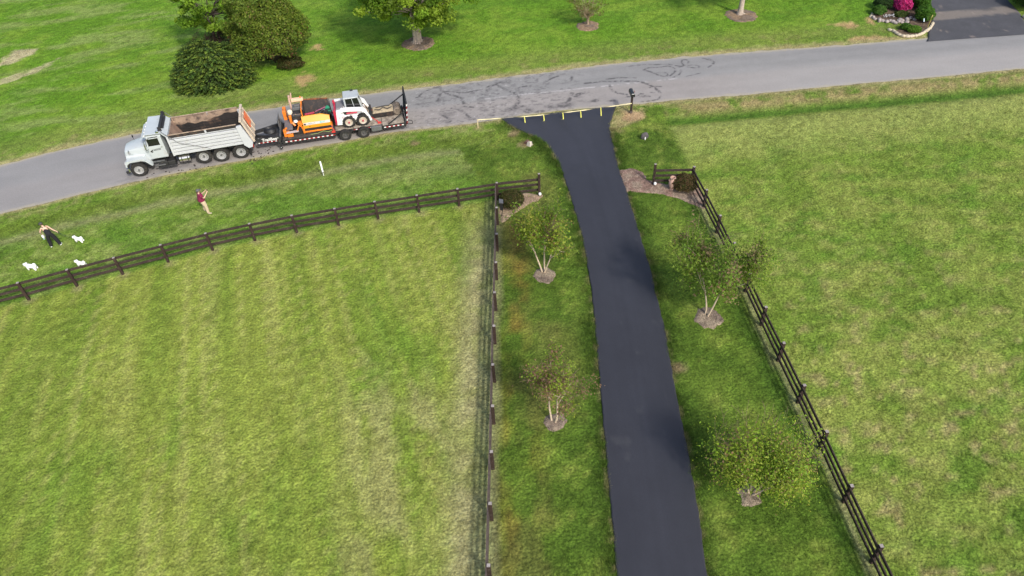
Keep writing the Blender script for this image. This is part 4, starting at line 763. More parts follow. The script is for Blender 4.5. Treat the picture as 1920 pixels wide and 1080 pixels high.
# hood with a sloping nose
hd = MB(); sec = []
for x, hw, zt, zb in ((-.50, .56, 1.52, .80), (-.42, .62, 1.70, .78), (-.1, .66, 1.80, .80), (.5, .74, 1.90, .88), (1.22, .88, 2.00, .95)):
    sec.append([(x, 1.2-hw, zb), (x, 1.2-hw, zt-.18), (x, 1.2-hw*.90, zt-.06), (x, 1.2-hw*.6, zt), (x, 1.2, zt+.03), (x, 1.2+hw*.6, zt), (x, 1.2+hw*.90, zt-.06), (x, 1.2+hw, zt-.18), (x, 1.2+hw, zb)])
vs = [p for s in sec for p in s]; k = 9; fs = [(i*k+j, (i+1)*k+j, (i+1)*k+j+1, i*k+j+1) for i in range(4) for j in range(8)]+[tuple(range(8, -1, -1)), tuple(range(36, 45))]
hd.add(vs, fs).build('hood', m_truckpaint, T, ang=40)
MB().box(-.545, -.505, .80, 1.60, .84, 1.46).build('grille', m_chrome, T, bevel=.01)
g = MB()
for z in np.arange(.90, 1.44, .09): g.box(-.556, -.546, .84, 1.56, z, z+.045)
g.build('grille_slats', m_frame, T)
for sd in (0, 1):
    f = lambda y: y if sd == 0 else 2.4-y
    arch = [(-.56, .86), (-.50, 1.16), (-.38, 1.28), (.55, 1.30), (.74, 1.22), (1.12, .72), (1.02, .70), (.72, 1.06), (.50, 1.14), (-.22, 1.12), (-.40, 1.0), (-.46, .84)]
    b = MB(); b.prism(arch, *sorted((f(-.03), f(.40)))); b.hexa([(-.52, f(.40), .86), (.9, f(.34), 1.0), (.9, f(.44), 1.0), (-.46, f(.55), .86), (-.44, f(.40), 1.27), (.8, f(.34), 1.27), (.7, f(.46), 1.42), (-.40, f(.60), 1.40)])
    b.build('fender', m_truckpaint, T, ang=30)
    MB().prism([(-.47, .80), (-.42, 1.02), (-.24, 1.15), (.50, 1.17), (.74, 1.08), (1.06, .68), (1.0, .66), (.70, 1.02), (.48, 1.10), (-.20, 1.08), (-.36, .98), (-.42, .80)], *sorted((f(-.05), f(-.035)))).build('fender_edge', m_frame, T)
    MB().box(-.585, -.545, *sorted((f(.12), f(.40))), .92, 1.10).build('headlight', mat('headlight_glass', (.75, .75, .72), rough=.1), T, bevel=.02)
b = MB(); b.hexa([(-.66, .25, .46), (-.56, .25, .46), (-.56, 2.15, .46), (-.66, 2.15, .46), (-.66, .25, .74), (-.56, .25, .74), (-.56, 2.15, .74), (-.66, 2.15, .74)])
b.hexa([(-.66, .249, .46), (-.66, .249, .74), (-.56, .249, .74), (-.56, .249, .46), (-.48, -.02, .48), (-.48, -.02, .72), (-.40, -.02, .72), (-.40, -.02, .48)]); b.hexa([(-.66, 2.151, .46), (-.66, 2.151, .74), (-.56, 2.151, .74), (-.56, 2.151, .46), (-.48, 2.42, .48), (-.48, 2.42, .72), (-.40, 2.42, .72), (-.40, 2.42, .48)]); b.build('bumper', m_chrome, T)
MB().box(-.70, -.48, .02, .16, .36, .50).build('tow_hook', m_frame, T)
# cab: frame with real window openings
cab = MB(); z0, zs, zt = 1.08, 2.03, 2.66
cab.box(1.16, 2.22, .14, 2.26, z0, zs-.02)
for y0, y1 in ((.14, .20), (2.20, 2.26)):
    cab.hexa([(1.16, y0, zs-.021), (1.26, y0, zs-.021), (1.26, y1, zs-.021), (1.16, y1, zs-.021), (1.34, y0+.03, zt), (1.44, y0+.03, zt), (1.44, y1+.03, zt), (1.34, y1+.03, zt)] if y0 < 1 else [(1.16, y0, zs-.021), (1.26, y0, zs-.021), (1.26, y1, zs-.021), (1.16, y1, zs-.021), (1.34, y0-.03, zt), (1.44, y0-.03, zt), (1.44, y1-.03, zt), (1.34, y1-.03, zt)])
    cab.box(2.04, 2.22, y0, y1, zs-.021, zt)
cab.box(2.16, 2.215, .201, 2.199, zs-.021, zt)
cab.hexa([(1.24, .12, zt+.001), (2.26, .12, zt+.001), (2.26, 2.28, zt+.001), (1.24, 2.28, zt+.001), (1.36, .24, zt+.13), (2.2, .24, zt+.13), (2.2, 2.16, zt+.13), (1.36, 2.16, zt+.13)]); cab.build('cab', m_truckpaint, T, bevel=.012)
MB().hexa([(1.10, .24, zs-.03), (1.14, .24, zs-.03), (1.14, 2.16, zs-.03), (1.10, 2.16, zs-.03), (1.31, .28, zt-.01), (1.34, .28, zt-.01), (1.34, 2.12, zt-.01), (1.31, 2.12, zt-.01)]).build('windshield', m_glass, T)
MB().box(1.3, 2.14, .21, 2.19, zs-.018, zs+.02).box(1.55, 2.1, .3, .95, zs, zs+.34).box(1.55, 2.1, 1.45, 2.1, zs, zs+.34).build('seats', m_black, T, bevel=.03)
for y0, y1 in ((.115, .138), (2.262, 2.285)):
    d = MB(); d.box(1.20, 2.13, y0, y1, 1.14, 2.00); d.box(1.20, 1.27, y0, y1, 2.001, 2.06).box(2.02, 2.13, y0, y1, 2.001, 2.60).box(1.44, 2.02, y0, y1, 2.54, 2.60); d.build('door', m_truckpaint, T)
    MB().box(1.30, 2.03, y0+.025 if y0 < 1 else y0-.005, y0+.030 if y0 < 1 else y0, 2.02, 2.56).build('side_window', m_glass, T)
    MB().box(2.0, 2.10, y0-.03 if y0 < 1 else y1, y0 if y0 < 1 else y1+.03, 1.86, 1.90).build('door_handle', m_chrome, T)
    yy = y0-.24 if y0 < 1 else y1+.24; ye = y0 if y0 < 1 else y1
    mr = MB(); mr.tube([(1.22, ye, 1.86), (1.14, (yy+ye)/2, 1.80), (1.16, yy, 1.86), (1.16, yy, 2.48), (1.24, (yy+ye)/2, 2.56), (1.36, ye, 2.54)], .018, 6); mr.build('mirror_arm', m_chrome, T)
    MB().box(1.12, 1.19, yy-.09, yy+.09, 1.98, 2.40).build('mirror', m_chrome, T, bevel=.02)
# door mark: a dark swoosh with a line of small lettering strokes
b = MB(); sw = [(1.27, 1.66), (1.31, 1.58), (1.40, 1.56), (1.44, 1.62), (1.38, 1.64), (1.46, 1.74), (1.42, 1.78), (1.34, 1.70), (1.30, 1.70)]
b.prism(sw, .108, .114); b.prism([(1.36, 1.745), (1.70, 1.79), (1.98, 1.80), (1.98, 1.775), (1.70, 1.755)], .108, .114)
for i in range(9): b.prism([(1.48+i*.053, 1.675), (1.515+i*.053, 1.675), (1.52+i*.053, 1.725), (1.485+i*.053, 1.725)], .108, .114)
b.build('door_logo', m_black, T)
# visor and cab lamps, horn, antenna, air cleaner
MB().hexa([(.98, .26, 2.56), (1.34, .26, 2.69), (1.34, 2.14, 2.69), (.98, 2.14, 2.56), (.97, .26, 2.59), (1.33, .26, 2.73), (1.33, 2.14, 2.73), (.97, 2.14, 2.59)]).build('sun_visor', m_truckpaint, T)
for y in (.34, .80, 1.20, 1.60, 2.06): MB().tube([(1.16, y, 2.69), (1.44, y, 2.79)], [.045, .055], 10).build('cab_lamp', mat('white_lens', (.78, .76, .70), rough=.2), T)
for y in (.20, 2.20):
    m = MB(); m.tube([(.06, y+(.25 if y < 1 else -.25), 1.42), (-.05, y, 1.78)], .014, 6); m.ball((-.05, y, 1.84), (.05, .09, .09), 10, 6); m.build('fender_mirror', m_chrome if y < 1 else m_black, T)
# tanks and boxes
t = MB(); t.lathe([(0, 0), (.24, 0), (.27, .03), (.27, .68), (.24, .71), (0, .71)], (2.74, .40, .66), 'x', 24); t.build('fuel_tank', m_chrome, T)
t = MB()
for x in (2.90, 3.28): t.lathe([(.275, 0), (.28, 0), (.28, .05), (.275, .05)], (x, .40, .66), 'x', 24)
t.build('tank_straps', m_frame, T)
MB().box(1.32, 2.5, .10, .62, .34, .42).box(1.42, 2.0, .12, .6, .43, .78).box(2.02, 2.48, .14, .6, .43, .72).build('battery_box', m_frame, T, bevel=.02)
MB().box(1.15, 1.9, .04, .16, .86, .90).box(1.2, 1.85, .02, .14, .56, .60).build('step', m_drygrey, T)
MB().lathe([(0, 0), (.23, 0), (.25, .03), (.25, .62), (.22, .66), (0, .66)], (2.8, 2.0, .66), 'x', 20).build('air_tank', m_frame, T)
MB().tube([(2.36, 2.0, 1.0), (2.36, 2.0, 2.9), (2.44, 2.04, 3.02)], .075, 12).build('exhaust_stack', m_chrome, T)
# bed
BX0, BX1 = 2.62, 7.15
bd = MB(); bd.box(BX0, 7.6, .10, 2.30, 1.16, 1.22)
for y0, y1 in ((.0, .07), (2.33, 2.40)): bd.prism([(2.60, 1.16), (7.3, 1.16), (7.22, 2.42), (2.66, 2.42)], y0, y1)
bd.box(2.56, 2.64, .071, 2.329, 1.221, 2.44); bd.build('dump_bed', m_bedpaint, T)
for y0, y1 in ((-.075, -.001), (2.401, 2.475)):
    rb = MB()
    for i in range(5):
        za = 1.20+i*.235; rb.hexa([(2.66+.012*i, y1 if y0 < 1 else y0, za), (7.22-.016*i, y1 if y0 < 1 else y0, za), (7.22-.016*i, y0 if y0 < 1 else y1, za+.012), (2.66+.012*i, y0 if y0 < 1 else y1, za+.012), (2.66+.012*i, y1 if y0 < 1 else y0, za+.185), (7.22-.016*i, y1 if y0 < 1 else y0, za+.185), (7.22-.016*i, y0 if y0 < 1 else y1, za+.165), (2.66+.012*i, y0 if y0 < 1 else y1, za+.165)])
    gr_ = MB()
    for i in range(5): gr_.box(2.70, 7.18, *((-.008, -.0015) if y0 < 1 else (2.4015, 2.408)), 1.20+i*.235+.188, 1.20+i*.235+.232)
    gr_.build('rib_shadow_lines', m_drygrey, T)  # dark strips paint the shadow lines between the ribs
    rb.build('side_ribs', m_bedpaint, T, smooth=False)
    ye = y0-.02 if y0 < 1 else y1+.02; a_, b_ = sorted((ye, 0.09 if y0 < 1 else 2.31))
    MB().prism([(6.98, 2.52), (7.28, 2.56), (7.72, 1.20), (7.62, .90), (7.36, .86), (7.12, 1.12)], a_-.02, b_-.02 if y0 < 1 else b_+.02).build('rear_post', m_bedpaint, T, bevel=.01)
    MB().box(2.58, 2.70, y0-.01, y1+.01, 1.17, 2.60).build('front_post', m_bedpaint, T)
    yb = (.005, .06) if y0 < 1 else (2.34, 2.395)
    MB().box(2.72, 4.98, *yb, 2.425, 2.62).build('side_board', m_bedin, T); MB().box(5.10, 6.96, *yb, 2.425, 2.62).build('side_board', m_bedin, T)
    MB().box(4.985, 5.095, yb[0]-.03, yb[1]+.03, 2.421, 2.63).build('board_pocket', m_bedpaint, T)
    MB().box(2.70, 7.0, yb[0]-.008, yb[1]+.02, 2.632, 2.665).build('board_cap', m_rust, T)
li = MB(); li.box(2.66, 7.28, .071, .085, 1.25, 2.62).box(2.66, 7.28, 2.315, 2.329, 1.25, 2.62).box(2.66, 7.4, .09, 2.31, 1.225, 1.24)
li.build('bed_lining', m_bedin, T); li = MB(); li.hexa([(2.66, .09, 1.245), (3.2, .09, 1.245), (3.2, 2.31, 1.245), (2.66, 2.31, 1.245), (2.66, .09, 2.45), (2.70, .09, 2.45), (2.70, 2.31, 2.45), (2.66, 2.31, 2.45)]); li.build('front_slope', mat('rusty_slope', (.25, .165, .115), rough=.9, var=.25, vscale=2, dirt=((.03, .024, .022), .42, 1.6)), T)
wv = [(2.72, 2.62), (7.25, 2.62)]+[(7.25-i*.2265, 2.20+.20*math.sin(i*.33+.5)+.05*math.sin(i*1.7)-.30*(i > 16)*(i-16)/4) for i in range(21)]
MB().prism(wv, 2.3100, 2.3142).build('upper_stain', mat('dusty_upper_wall', (.30, .215, .15), rough=.9, var=.3, vscale=2, dirt=((.06, .04, .035), .40, 2.2)), T)
for i in range(4): MB().box(2.75, 7.2, 2.290, 2.3095, 1.35+i*.2, 1.375+i*.2).build('inner_seam', m_frame, T)
# cab shield, tarp roller and arms
MB().hexa([(1.34, .02, 2.90), (2.34, .02, 2.86), (2.34, 2.42, 2.86), (1.34, 2.42, 2.90), (1.34, .02, 2.94), (2.34, .02, 2.90), (2.34, 2.42, 2.90), (1.34, 2.42, 2.94)]).hexa([(2.341, .02, 2.80), (2.66, .02, 2.42), (2.66, 2.38, 2.42), (2.341, 2.38, 2.80), (2.341, .02, 2.90), (2.66, .02, 2.62), (2.66, 2.38, 2.62), (2.341, 2.38, 2.90)]).box(1.34, 1.37, .02, 2.42, 2.78, 2.899).build('cab_shield', m_truckpaint, T, bevel=.01)
MB().tube([(2.30, .30, 3.05), (2.30, 2.34, 3.05)], .10, 14).box(2.18, 2.5, .60, 2.1, 2.93, 3.02).box(2.2, 2.42, .26, .30, 2.92, 3.2).box(2.2, 2.42, 2.34, 2.38, 2.92, 3.2).build('tarp_roller', m_tarp, T)
MB().box(2.05, 2.24, .02, .16, 2.92, 3.06).build('tarp_motor', m_chrome, T, bevel=.02)
for y in (-.09, 2.49): MB().tube([(5.0, y, 1.30), (3.2, y, 2.05), (2.46, y, 2.98), (2.40, y+(.12 if y < 1 else -.12), 3.06)], .022, 6).build('tarp_arm', m_drygrey, T)
# tailgate, dusty, with an orange warning square
tg = MB(); tg.hexa([(7.30, .10, 2.72), (7.36, .10, 2.72), (7.36, 2.30, 2.72), (7.30, 2.30, 2.72), (7.74, .10, 1.14), (7.82, .10, 1.14), (7.82, 2.30, 1.14), (7.74, 2.30, 1.14)]).box(7.24, 7.40, .06, 2.34, 2.73, 2.84)
for y in (.14, .82, 1.52, 2.20): tg.hexa([(7.365, y-.05, 2.68), (7.42, y-.04, 2.66), (7.42, y+.04, 2.66), (7.365, y+.05, 2.68), (7.822, y-.05, 1.18), (7.87, y-.04, 1.20), (7.87, y+.04, 1.20), (7.822, y+.05, 1.18)])
tgo = tg.build('tailgate', mat('dusty_tailgate', (.56, .47, .36), rough=.8, var=.15, dirt=((.24, .17, .12), .35, 3)), T)
a = Vector((7.365, 0, 2.72)); e = (Vector((7.82, 0, 1.14))-a)
sg = MB(); c0, c1 = a+e*.12, a+e*.62; nn = Vector((.065, 0, .018)); sg.hexa([c0+nn+Vector((0, 1.0, 0)), c0+nn*1.1+Vector((.01, 1.0, 0)), c0+nn*1.1+Vector((.01, 1.95, 0)), c0+nn+Vector((0, 1.95, 0)), c1+nn+Vector((0, .95, 0)), c1+nn*1.1+Vector((.01, .95, 0)), c1+nn*1.1+Vector((.01, 1.90, 0)), c1+nn+Vector((0, 1.90, 0))]); sg.build('warning_square', m_orange_sign, tgo)
for y in (.22, 2.18): MB().box(7.60, 7.66, y-.12, y+.12, .72, .86).build('tail_light', m_redlens, T)
for y in (.28, 2.12): MB().box(7.34, 7.36, y-.26, y+.26, .12, .90).build('mud_flap', m_black, T)
MB().box(7.45, 7.75, 1.05, 1.35, .60, .80).lathe([(.08, 0), (.08, .1), (.04, .12), (.04, -.02)], (7.8, 1.2, .66), 'z', 12).box(7.55, 7.64, .3, 2.1, .62, .78).build('hitch', m_frame, T)

# ===== equipment trailer, same axes, origin under the near front tyre face
L = thing('equipment_trailer', 'black low equipment trailer with plank deck and raised rear ramp hitched to the dump truck', 'trailer', (-10.93, 43.90, 0.012), R(10.0))
DZ = .74
m_plank = mat('grey_trailer_planks', (.34, .29, .23), rough=.9, var=.3, vscale=3, dirt=((.12, .09, .07), .40, 3.5))
b = MB(); b.box(-4.25, -.62, .02, .10, .46, DZ-.06).box(-4.25, -.62, 2.38, 2.46, .46, DZ-.06).box(-.62, 2.62, .30, .38, .48, DZ-.06).box(-.62, 2.62, 2.10, 2.18, .48, DZ-.06).box(-4.28, -4.18, .10, 2.38, .44, DZ-.05).box(-.63, -.55, .10, 2.40, .47, DZ-.07)
for x in np.arange(-3.8, 2.6, .6): b.box(x, x+.08, .11, 2.37, .50, .60)
b.box(2.62, 4.15, .02, .10, .44, DZ-.06).box(2.62, 4.15, 2.38, 2.46, .44, DZ-.06).box(2.60, 2.70, .10, 2.38, .46, DZ-.06).box(4.14, 4.26, .0, 2.48, .40, DZ-.02); b.box(.0, .12, .3, 2.2, .34, .46).box(1.22, 1.34, .3, 2.2, .34, .46); b.build('trailer_frame', m_frame, L)
pk = MB(); pk2 = MB(); n = 11
for i in range(n):
    y0 = .10+i*(2.28/n); y1 = y0+2.28/n-.012
    pk2.box(-4.18, -.62, y0, y1, DZ-.05, DZ)
    if .28 < y0 and y1 < 2.2: pk.box(-.60, 2.60, y0, y1, DZ-.05, DZ+.003)
    pk.box(2.64, 4.14, y0, y1, DZ-.05, DZ-.004)
pk.build('deck_planks', m_plank, L); pk2.build('dark_planks', mat('dark_planks', (.05, .042, .036), rough=.9, var=.3, vscale=3, dirt=((.16, .12, .08), .25, 4)), L)  # front deck planks coloured darker than the rear ones
tg_ = MB(); tg_.bar((-4.22, .22, .80), (-6.1, .95, .86), .12, .22).bar((-4.22, 2.2, .80), (-6.1, 1.42, .86), .12, .22).box(-5.0, -4.26, .16, 2.3, .72, .78).box(-6.55, -6.0, 1.08, 1.32, .66, .92); tg_.lathe([(.16, 0), (.16, .06), (.08, .06), (.08, 0)], (-6.62, 1.2, .72), 'z', 14); tg_.build('tongue', m_frame, L)
pl = MB().box(-5.86, -4.40, -.03, .02, .74, 1.12).box(-5.8, -4.4, .021, .9, .80, .84); plo = pl.build('side_panel', m_frame, L)
m_refw = mat('reflective_white', (.82, .80, .78), rough=.4); m_refr = mat('reflective_red', (.30, .015, .022), rough=.4)
text('lettering', 'TrailBoss', .30, m_refw, L, (-5.55, -.036, .90), (R(90), 0, 0), 1.0, .15)
w_, r_ = MB(), MB()
r_.box(-5.80, -4.42, -.034, -.031, .78, .84).box(-4.05, -.66, .0145, .018, .55, .62).box(.62, 1.02, .2925, .297, .56, .62).box(1.62, 2.35, .2925, .297, .56, .62).box(2.72, 4.10, .0125, .017, .55, .62)
for i in range(0, 10, 2): w_.box(-5.80+i*.14, -5.70+i*.14, -.038, -.0345, .78, .84)
for i in range(0, 22, 2): x0 = -4.05+i*.155; w_.box(x0, x0+.135, .010, .014, .55, .62)
for x0 in (.76, 1.77, 2.07): w_.box(x0, x0+.125, .288, .292, .56, .62)
for i in range(0, 9, 2): x0 = 2.72+i*.155; w_.box(x0, x0+.135, .008, .012, .55, .62)
w_.build('white_reflectors', m_refw, L); r_.build('red_reflectors', m_refr, L)
for x in (0.0, 1.28):
    for y, sd in ((.13, -1), (2.35, 1)): wheel(L, x, y, .40, .40, .25, 'dish', sd, rim=mat('dark_trailer_rim', (.10, .095, .09), rough=.5), rimfrac=.5)
MB().lathe([(.06, -.12), (.06, .5)], (-4.42, -.02, .36), 'z', 10).lathe([(.10, -.18), (.11, -.13)], (-4.42, -.02, .36), 'z', 12).box(-4.52, -4.32, -.05, .1, .55, 1.0).build('jack_leg', m_frame, L)
MB().ball((-4.42, -.13, .30), .05, 8, 6).build('jack_pin', m_chrome, L)
MB().box(1.84, 2.56, .06, .28, .36, .70).build('tool_box', m_drygrey, L, bevel=.015)
MB().box(-4.36, -4.28, .2, 2.3, .78, 1.0).tube([(-4.32, 1.0, .9), (-4.30, 1.0, 1.75)], .03, 8).tube([(-4.32, 2.0, .9), (-4.30, 2.0, 1.75)], .03, 8).tube([(-4.30, 1.0, 1.74), (-4.30, 2.0, 1.74)], .03, 8).box(-4.40, -4.30, 1.25, 1.8, 1.1, 1.6).build('front_rack', m_drygrey, L)
# raised ramp and its two props
rp = MB(); H0, H1 = .62, 2.15
q = lambda z: 4.34+.10*(z-H0)
for y in (.02, 2.38): rp.bar((q(H0), y+.04, H0), (q(H1), y+.04, H1), .10, .08, (1, 0, 0))
rp.bar((q(H1), .02, H1), (q(H1), 2.46, H1), .08, .10); rp.bar((q(H0), .02, H0), (q(H0), 2.46, H0), .10, .12)
for i in range(1, 12): z = H0+(H1-H0)*i/12; rp.bar((q(z), .1, z), (q(z), 2.38, z), .05, .05)
rp.hexa([(q(H0)+.045, .1, H0), (q(H0)+.055, .1, H0), (q(H0)+.055, 2.38, H0), (q(H0)+.045, 2.38, H0), (q(H1)+.045, .1, H1), (q(H1)+.055, .1, H1), (q(H1)+.055, 2.38, H1), (q(H1)+.045, 2.38, H1)])
rpo = rp.build('ramp_gate', m_frame, L)
w_, r_ = MB(), MB()
for i in range(8): z = H0+.05+i*.185; (w_ if i % 2 else r_).bar((q(z), -.024, z), (q(z+.15), -.024, z+.15), .05, .012, (0, 1, 0)); (w_ if i % 2 else r_).bar((q(z)+.07, .06, z), (q(z+.15)+.07, .06, z+.15), .08, .012, (1, 0, 0))
w_.build('white_ramp_reflectors', m_refw, rpo); r_.build('red_ramp_reflectors', m_refr, rpo)
for y in (.10, 2.36): MB().bar((3.05, y, DZ), (q(1.65), y, 1.65), .05, .07).build('ramp_prop', m_frame, L)
MB().tube([(4.40, -.04, .60), (4.72, -.06, .62), (4.70, -.06, .85), (4.42, -.04, .92)], .03, 8).build('ramp_hinge_loop', m_frame, L)
for y in (.1, 2.3): MB().box(4.262, 4.29, y, y+.22, .46, .56).build('tail_light', m_redlens, L)
def on_trailer(x, y, z): c, s = math.cos(R(10)), math.sin(R(10)); return (-10.93+c*x-s*y, 43.90+s*x+c*y, z+.012)
# hose reel / coil on the tongue
r = thing('coiled_hose', 'flat black coil of hose lying on the trailer tongue behind the dump truck', 'hose coil', on_trailer(-5.05, 1.25, .845), R(10))
cb = MB()
for i in range(4):
    for k in range(3): rad = .40-.09*k; cb.tube([(rad*math.cos(a), rad*math.sin(a)*.8, .03+.05*i) for a in np.linspace(0, 2*math.pi, 22)], .028, 6, caps=False)
cb.build('hose', m_black, r); MB().lathe([(0, 0), (.20, 0), (.20, .18), (0, .18)], (0, 0, .0), n=16).build('spool', m_frame, r)

# ===== asphalt paver on the front deck
PV = thing('asphalt_paver', 'orange asphalt paver with a black hopper chained on the front of the trailer', 'paver', on_trailer(-2.5, 1.25, DZ), R(10))
def pv(x, y, z): return (x+2.5, y-1.25, z-DZ)
class PB(MB):
    def pbox(s, x0, x1, y0, y1, z0, z1): return s.box(x0+2.5, x1+2.5, y0-1.25, y1-1.25, z0-DZ, z1-DZ)
    def ptube(s, pts, r, n=8): return s.tube([pv(*p) for p in pts], r, n)
    def phexa(s, pts): return s.hexa([pv(*p) for p in pts])
m_org = mat('paver_orange', (.78, .215, .022), rough=.42, var=.12, vscale=2, dirt=((.16, .07, .03), .22, 4))
m_yel = mat('paver_amber', (.76, .31, .022), rough=.38, var=.05, dirt=((.52, .22, .04), .12, 4))
m_soot = mat('tarred_steel', (.020, .016, .015), rough=.75, var=.3, dirt=((.09, .05, .03), .25, 4))
# crawler tracks and main frame
for y0 in (.42, 1.78):
    tk = PB(); prf = [(-2.6, .80), (-2.7, .95), (-2.6, 1.12), (-1.0, 1.12), (-.88, .95), (-1.0, .80)]; tk.prism([(x+2.5, z-DZ) for x, z in prf], y0-1.25, y0+.3-1.25)
    for i in range(14): x = -2.62+i*.125; tk.pbox(x, x+.07, y0-.01, y0+.31, .76, .80)
    tk.build('crawler_track', m_soot, PV)
fr = PB(); fr.pbox(-2.75, -.8, .36, .40, .86, .98).pbox(-2.75, -2.62, .34, 2.2, .84, 1.25).pbox(-2.7, -.75, .72, 1.78, .9, 1.3); fr.build('main_frame', m_org, PV, bevel=.01)
PB().pbox(-2.60, -.82, .375, .41, .985, 1.17).pbox(-2.60, -.82, .40, .45, .79, .855).build('wing_shade_strip', m_soot, PV)  # black strips stand in for the shaded recess below the wing
# near hopper wing: broad amber panel with a pale band
wn_ = PB(); prf = [(.36, 1.18), (.36, 1.62), (.62, 1.98), (.70, 1.98), (.46, 1.60), (.46, 1.18)]
vs = []
for x, cut in ((-2.68, 0), (-1.35, 0), (-.80, .18)):
    vs += [pv(x, y+ (0 if z < 1.7 else 0), z-(cut if z > 1.7 else 0)) for y, z in prf]
wn_.add(vs, [(i*6+j, (i+1)*6+j, (i+1)*6+(j+1) % 6, i*6+(j+1) % 6) for i in range(2) for j in range(6)]+[(0, 1, 2, 3, 4, 5), (17, 16, 15, 14, 13, 12)]); wng = wn_.build('hopper_wing', m_yel, PV, bevel=.012)
PB().pbox(-2.60, -.82, .348, .357, 1.42, 1.61).build('pale_band', mat('pale_decal', (.66, .65, .62), rough=.5), wng)
PB().pbox(-2.58, -2.46, .341, .347, 1.44, 1.57).build('decal_emblem', m_black, wng)
text('decal_lettering', 'LEEBOY', .17, mat('decal_grey', (.42, .40, .40), rough=.5), wng, pv(-2.42, .343, 1.46), (R(90), 0, 0), 1.05)
text('decal_number', '8510', .17, mat('decal_teal', (.10, .50, .50), rough=.5), wng, pv(-1.52, .343, 1.47), (R(90), 0, 0), 1.0)
PB().pbox(-2.26, -2.20, .350, .358, 1.26, 1.34).build('latch', m_black, wng)
# far wing and hopper floor
hp = PB(); hp.phexa([(-2.5, 1.55, 1.30), (-.72, 1.55, 1.30), (-.72, 1.62, 1.26), (-2.5, 1.62, 1.26), (-2.5, 2.22, 2.35), (-.78, 2.18, 2.20), (-.78, 2.26, 2.20), (-2.5, 2.30, 2.35)]); hp.pbox(-2.5, -.72, .72, 1.56, 1.24, 1.30); hp.phexa([(-2.52, .66, 1.26), (-2.46, .66, 1.26), (-2.46, 2.25, 1.26), (-2.52, 2.25, 1.26), (-2.52, .66, 2.12), (-2.46, .66, 2.12), (-2.46, 2.28, 2.34), (-2.52, 2.28, 2.34)]); hp.phexa([(-.74, 1.3, 1.1), (-.70, 1.3, 1.1), (-.70, 2.2, 1.1), (-.74, 2.2, 1.1), (-.74, 1.5, 1.7), (-.70, 1.5, 1.7), (-.70, 2.22, 2.18), (-.74, 2.22, 2.18)]); hp.build('hopper', m_soot, PV)
PB().phexa([(-2.5, 2.20, 2.352), (-.8, 2.16, 2.202), (-.8, 2.28, 2.202), (-2.5, 2.32, 2.352), (-2.5, 2.20, 2.39), (-.8, 2.16, 2.24), (-.8, 2.28, 2.24), (-2.5, 2.32, 2.39)]).build('wing_rim', mat('worn_orange', (.32, .11, .03), rough=.8, dirt=((.03, .02, .02), .5, 4)), PV)
# tools lying in the hopper: plank, red bottle, hoses, green cloth
PB().phexa([(-2.35, .95, 1.40), (-.85, 1.35, 1.95), (-.80, 1.55, 1.95), (-2.35, 1.15, 1.40), (-2.35, .95, 1.45), (-.85, 1.35, 2.0), (-.80, 1.55, 2.0), (-2.35, 1.15, 1.45)]).build('grey_plank', mat('grey_sheet', (.27, .26, .26), rough=.7, var=.15), PV)
PB().ptube([(-2.40, .80, 2.0), (-1.75, .84, 2.03)], .075, 12).build('red_cylinder', mat('dark_red', (.30, .015, .045), rough=.4), PV); PB().ptube([(-1.70, 1.0, 2.0), (-.95, 1.25, 2.12)], .045).build('maroon_handle', mat('maroon', (.22, .05, .10), rough=.5), PV)
hz = PB(); rh = random.Random(5)
for i in range(7): x = -1.65+i*.11; hz.ptube([(x, .75+rh.uniform(0, .2), 1.80), (x+.15, .95, 1.98+rh.uniform(0, .1)), (x+.35, .85+rh.uniform(0, .3), 1.92), (x+.45, .8, 1.75)], .03, 6)
hz.build('hoses', m_black, PV)
gc = PB(); gc.ball(pv(-.86, 1.25, 2.02), (.17, .16, .16), 10, 7, .2, 4).ball(pv(-.80, 1.05, 1.86), (.12, .12, .14), 10, 7, .2, 5); gc.build('green_cloth', mat('green_cloth', (.02, .20, .11), rough=.9), PV)
# engine, console, seats at the operator end
PB().pbox(-3.30, -2.58, .86, 1.66, 1.20, 1.95).build('engine_cover', mat('engine_black', (.028, .026, .026), rough=.5, var=.2), PV, bevel=.03)
PB().pbox(-3.25, -2.62, 1.62, 2.1, 1.95, 2.16).pbox(-3.1, -2.7, 1.7, 1.95, 2.16, 2.30).build('radiator', m_drygrey, PV, bevel=.02)
PB().pbox(-3.22, -2.62, .98, 1.02, 1.955, 1.99).ptube([(-3.05, .95, 1.96), (-3.05, .95, 2.04)], .05, 10).build('filler_caps', m_chrome, PV)
PB().pbox(-2.60, -2.53, .60, .72, 1.2, 2.45).pbox(-2.60, -2.53, 2.0, 2.10, 1.3, 2.75).pbox(-2.60, -2.53, .72, 2.0, 2.36, 2.46).build('console_bar', m_org, PV, bevel=.01)
PB().pbox(-3.2, -2.4, 1.9, 2.2, 2.45, 2.62).build('top_panel', mat('peach_panel', (.78, .50, .32), rough=.5), PV, bevel=.02)
PB().ptube([(-3.3, 1.9, 1.6), (-3.32, 1.95, 2.6), (-3.28, 1.95, 2.95)], .07, 10).ptube([(-3.2, 2.05, 2.6), (-3.12, 2.08, 3.05)], .05, 8).build('exhaust_pipe', mat('pinkish_metal', (.55, .36, .28), rough=.5), PV)
PB().lathe([(0, 0), (.17, 0), (.17, .18), (.12, .23), (0, .23)], pv(-3.42, 1.42, 1.90), 'z', 18).build('air_cleaner', mat('cream', (.74, .68, .52), rough=.5), PV)
PB().phexa([(-3.95, .6, 1.10), (-3.45, .6, 1.10), (-3.45, 1.9, 1.10), (-3.95, 1.9, 1.10), (-3.95, .6, 1.2), (-3.40, .6, 1.2), (-3.40, 1.9, 1.45), (-3.95, 1.9, 1.45)]).build('walkway', mat('grey_tread', (.13, .115, .12), rough=.8, var=.2), PV)
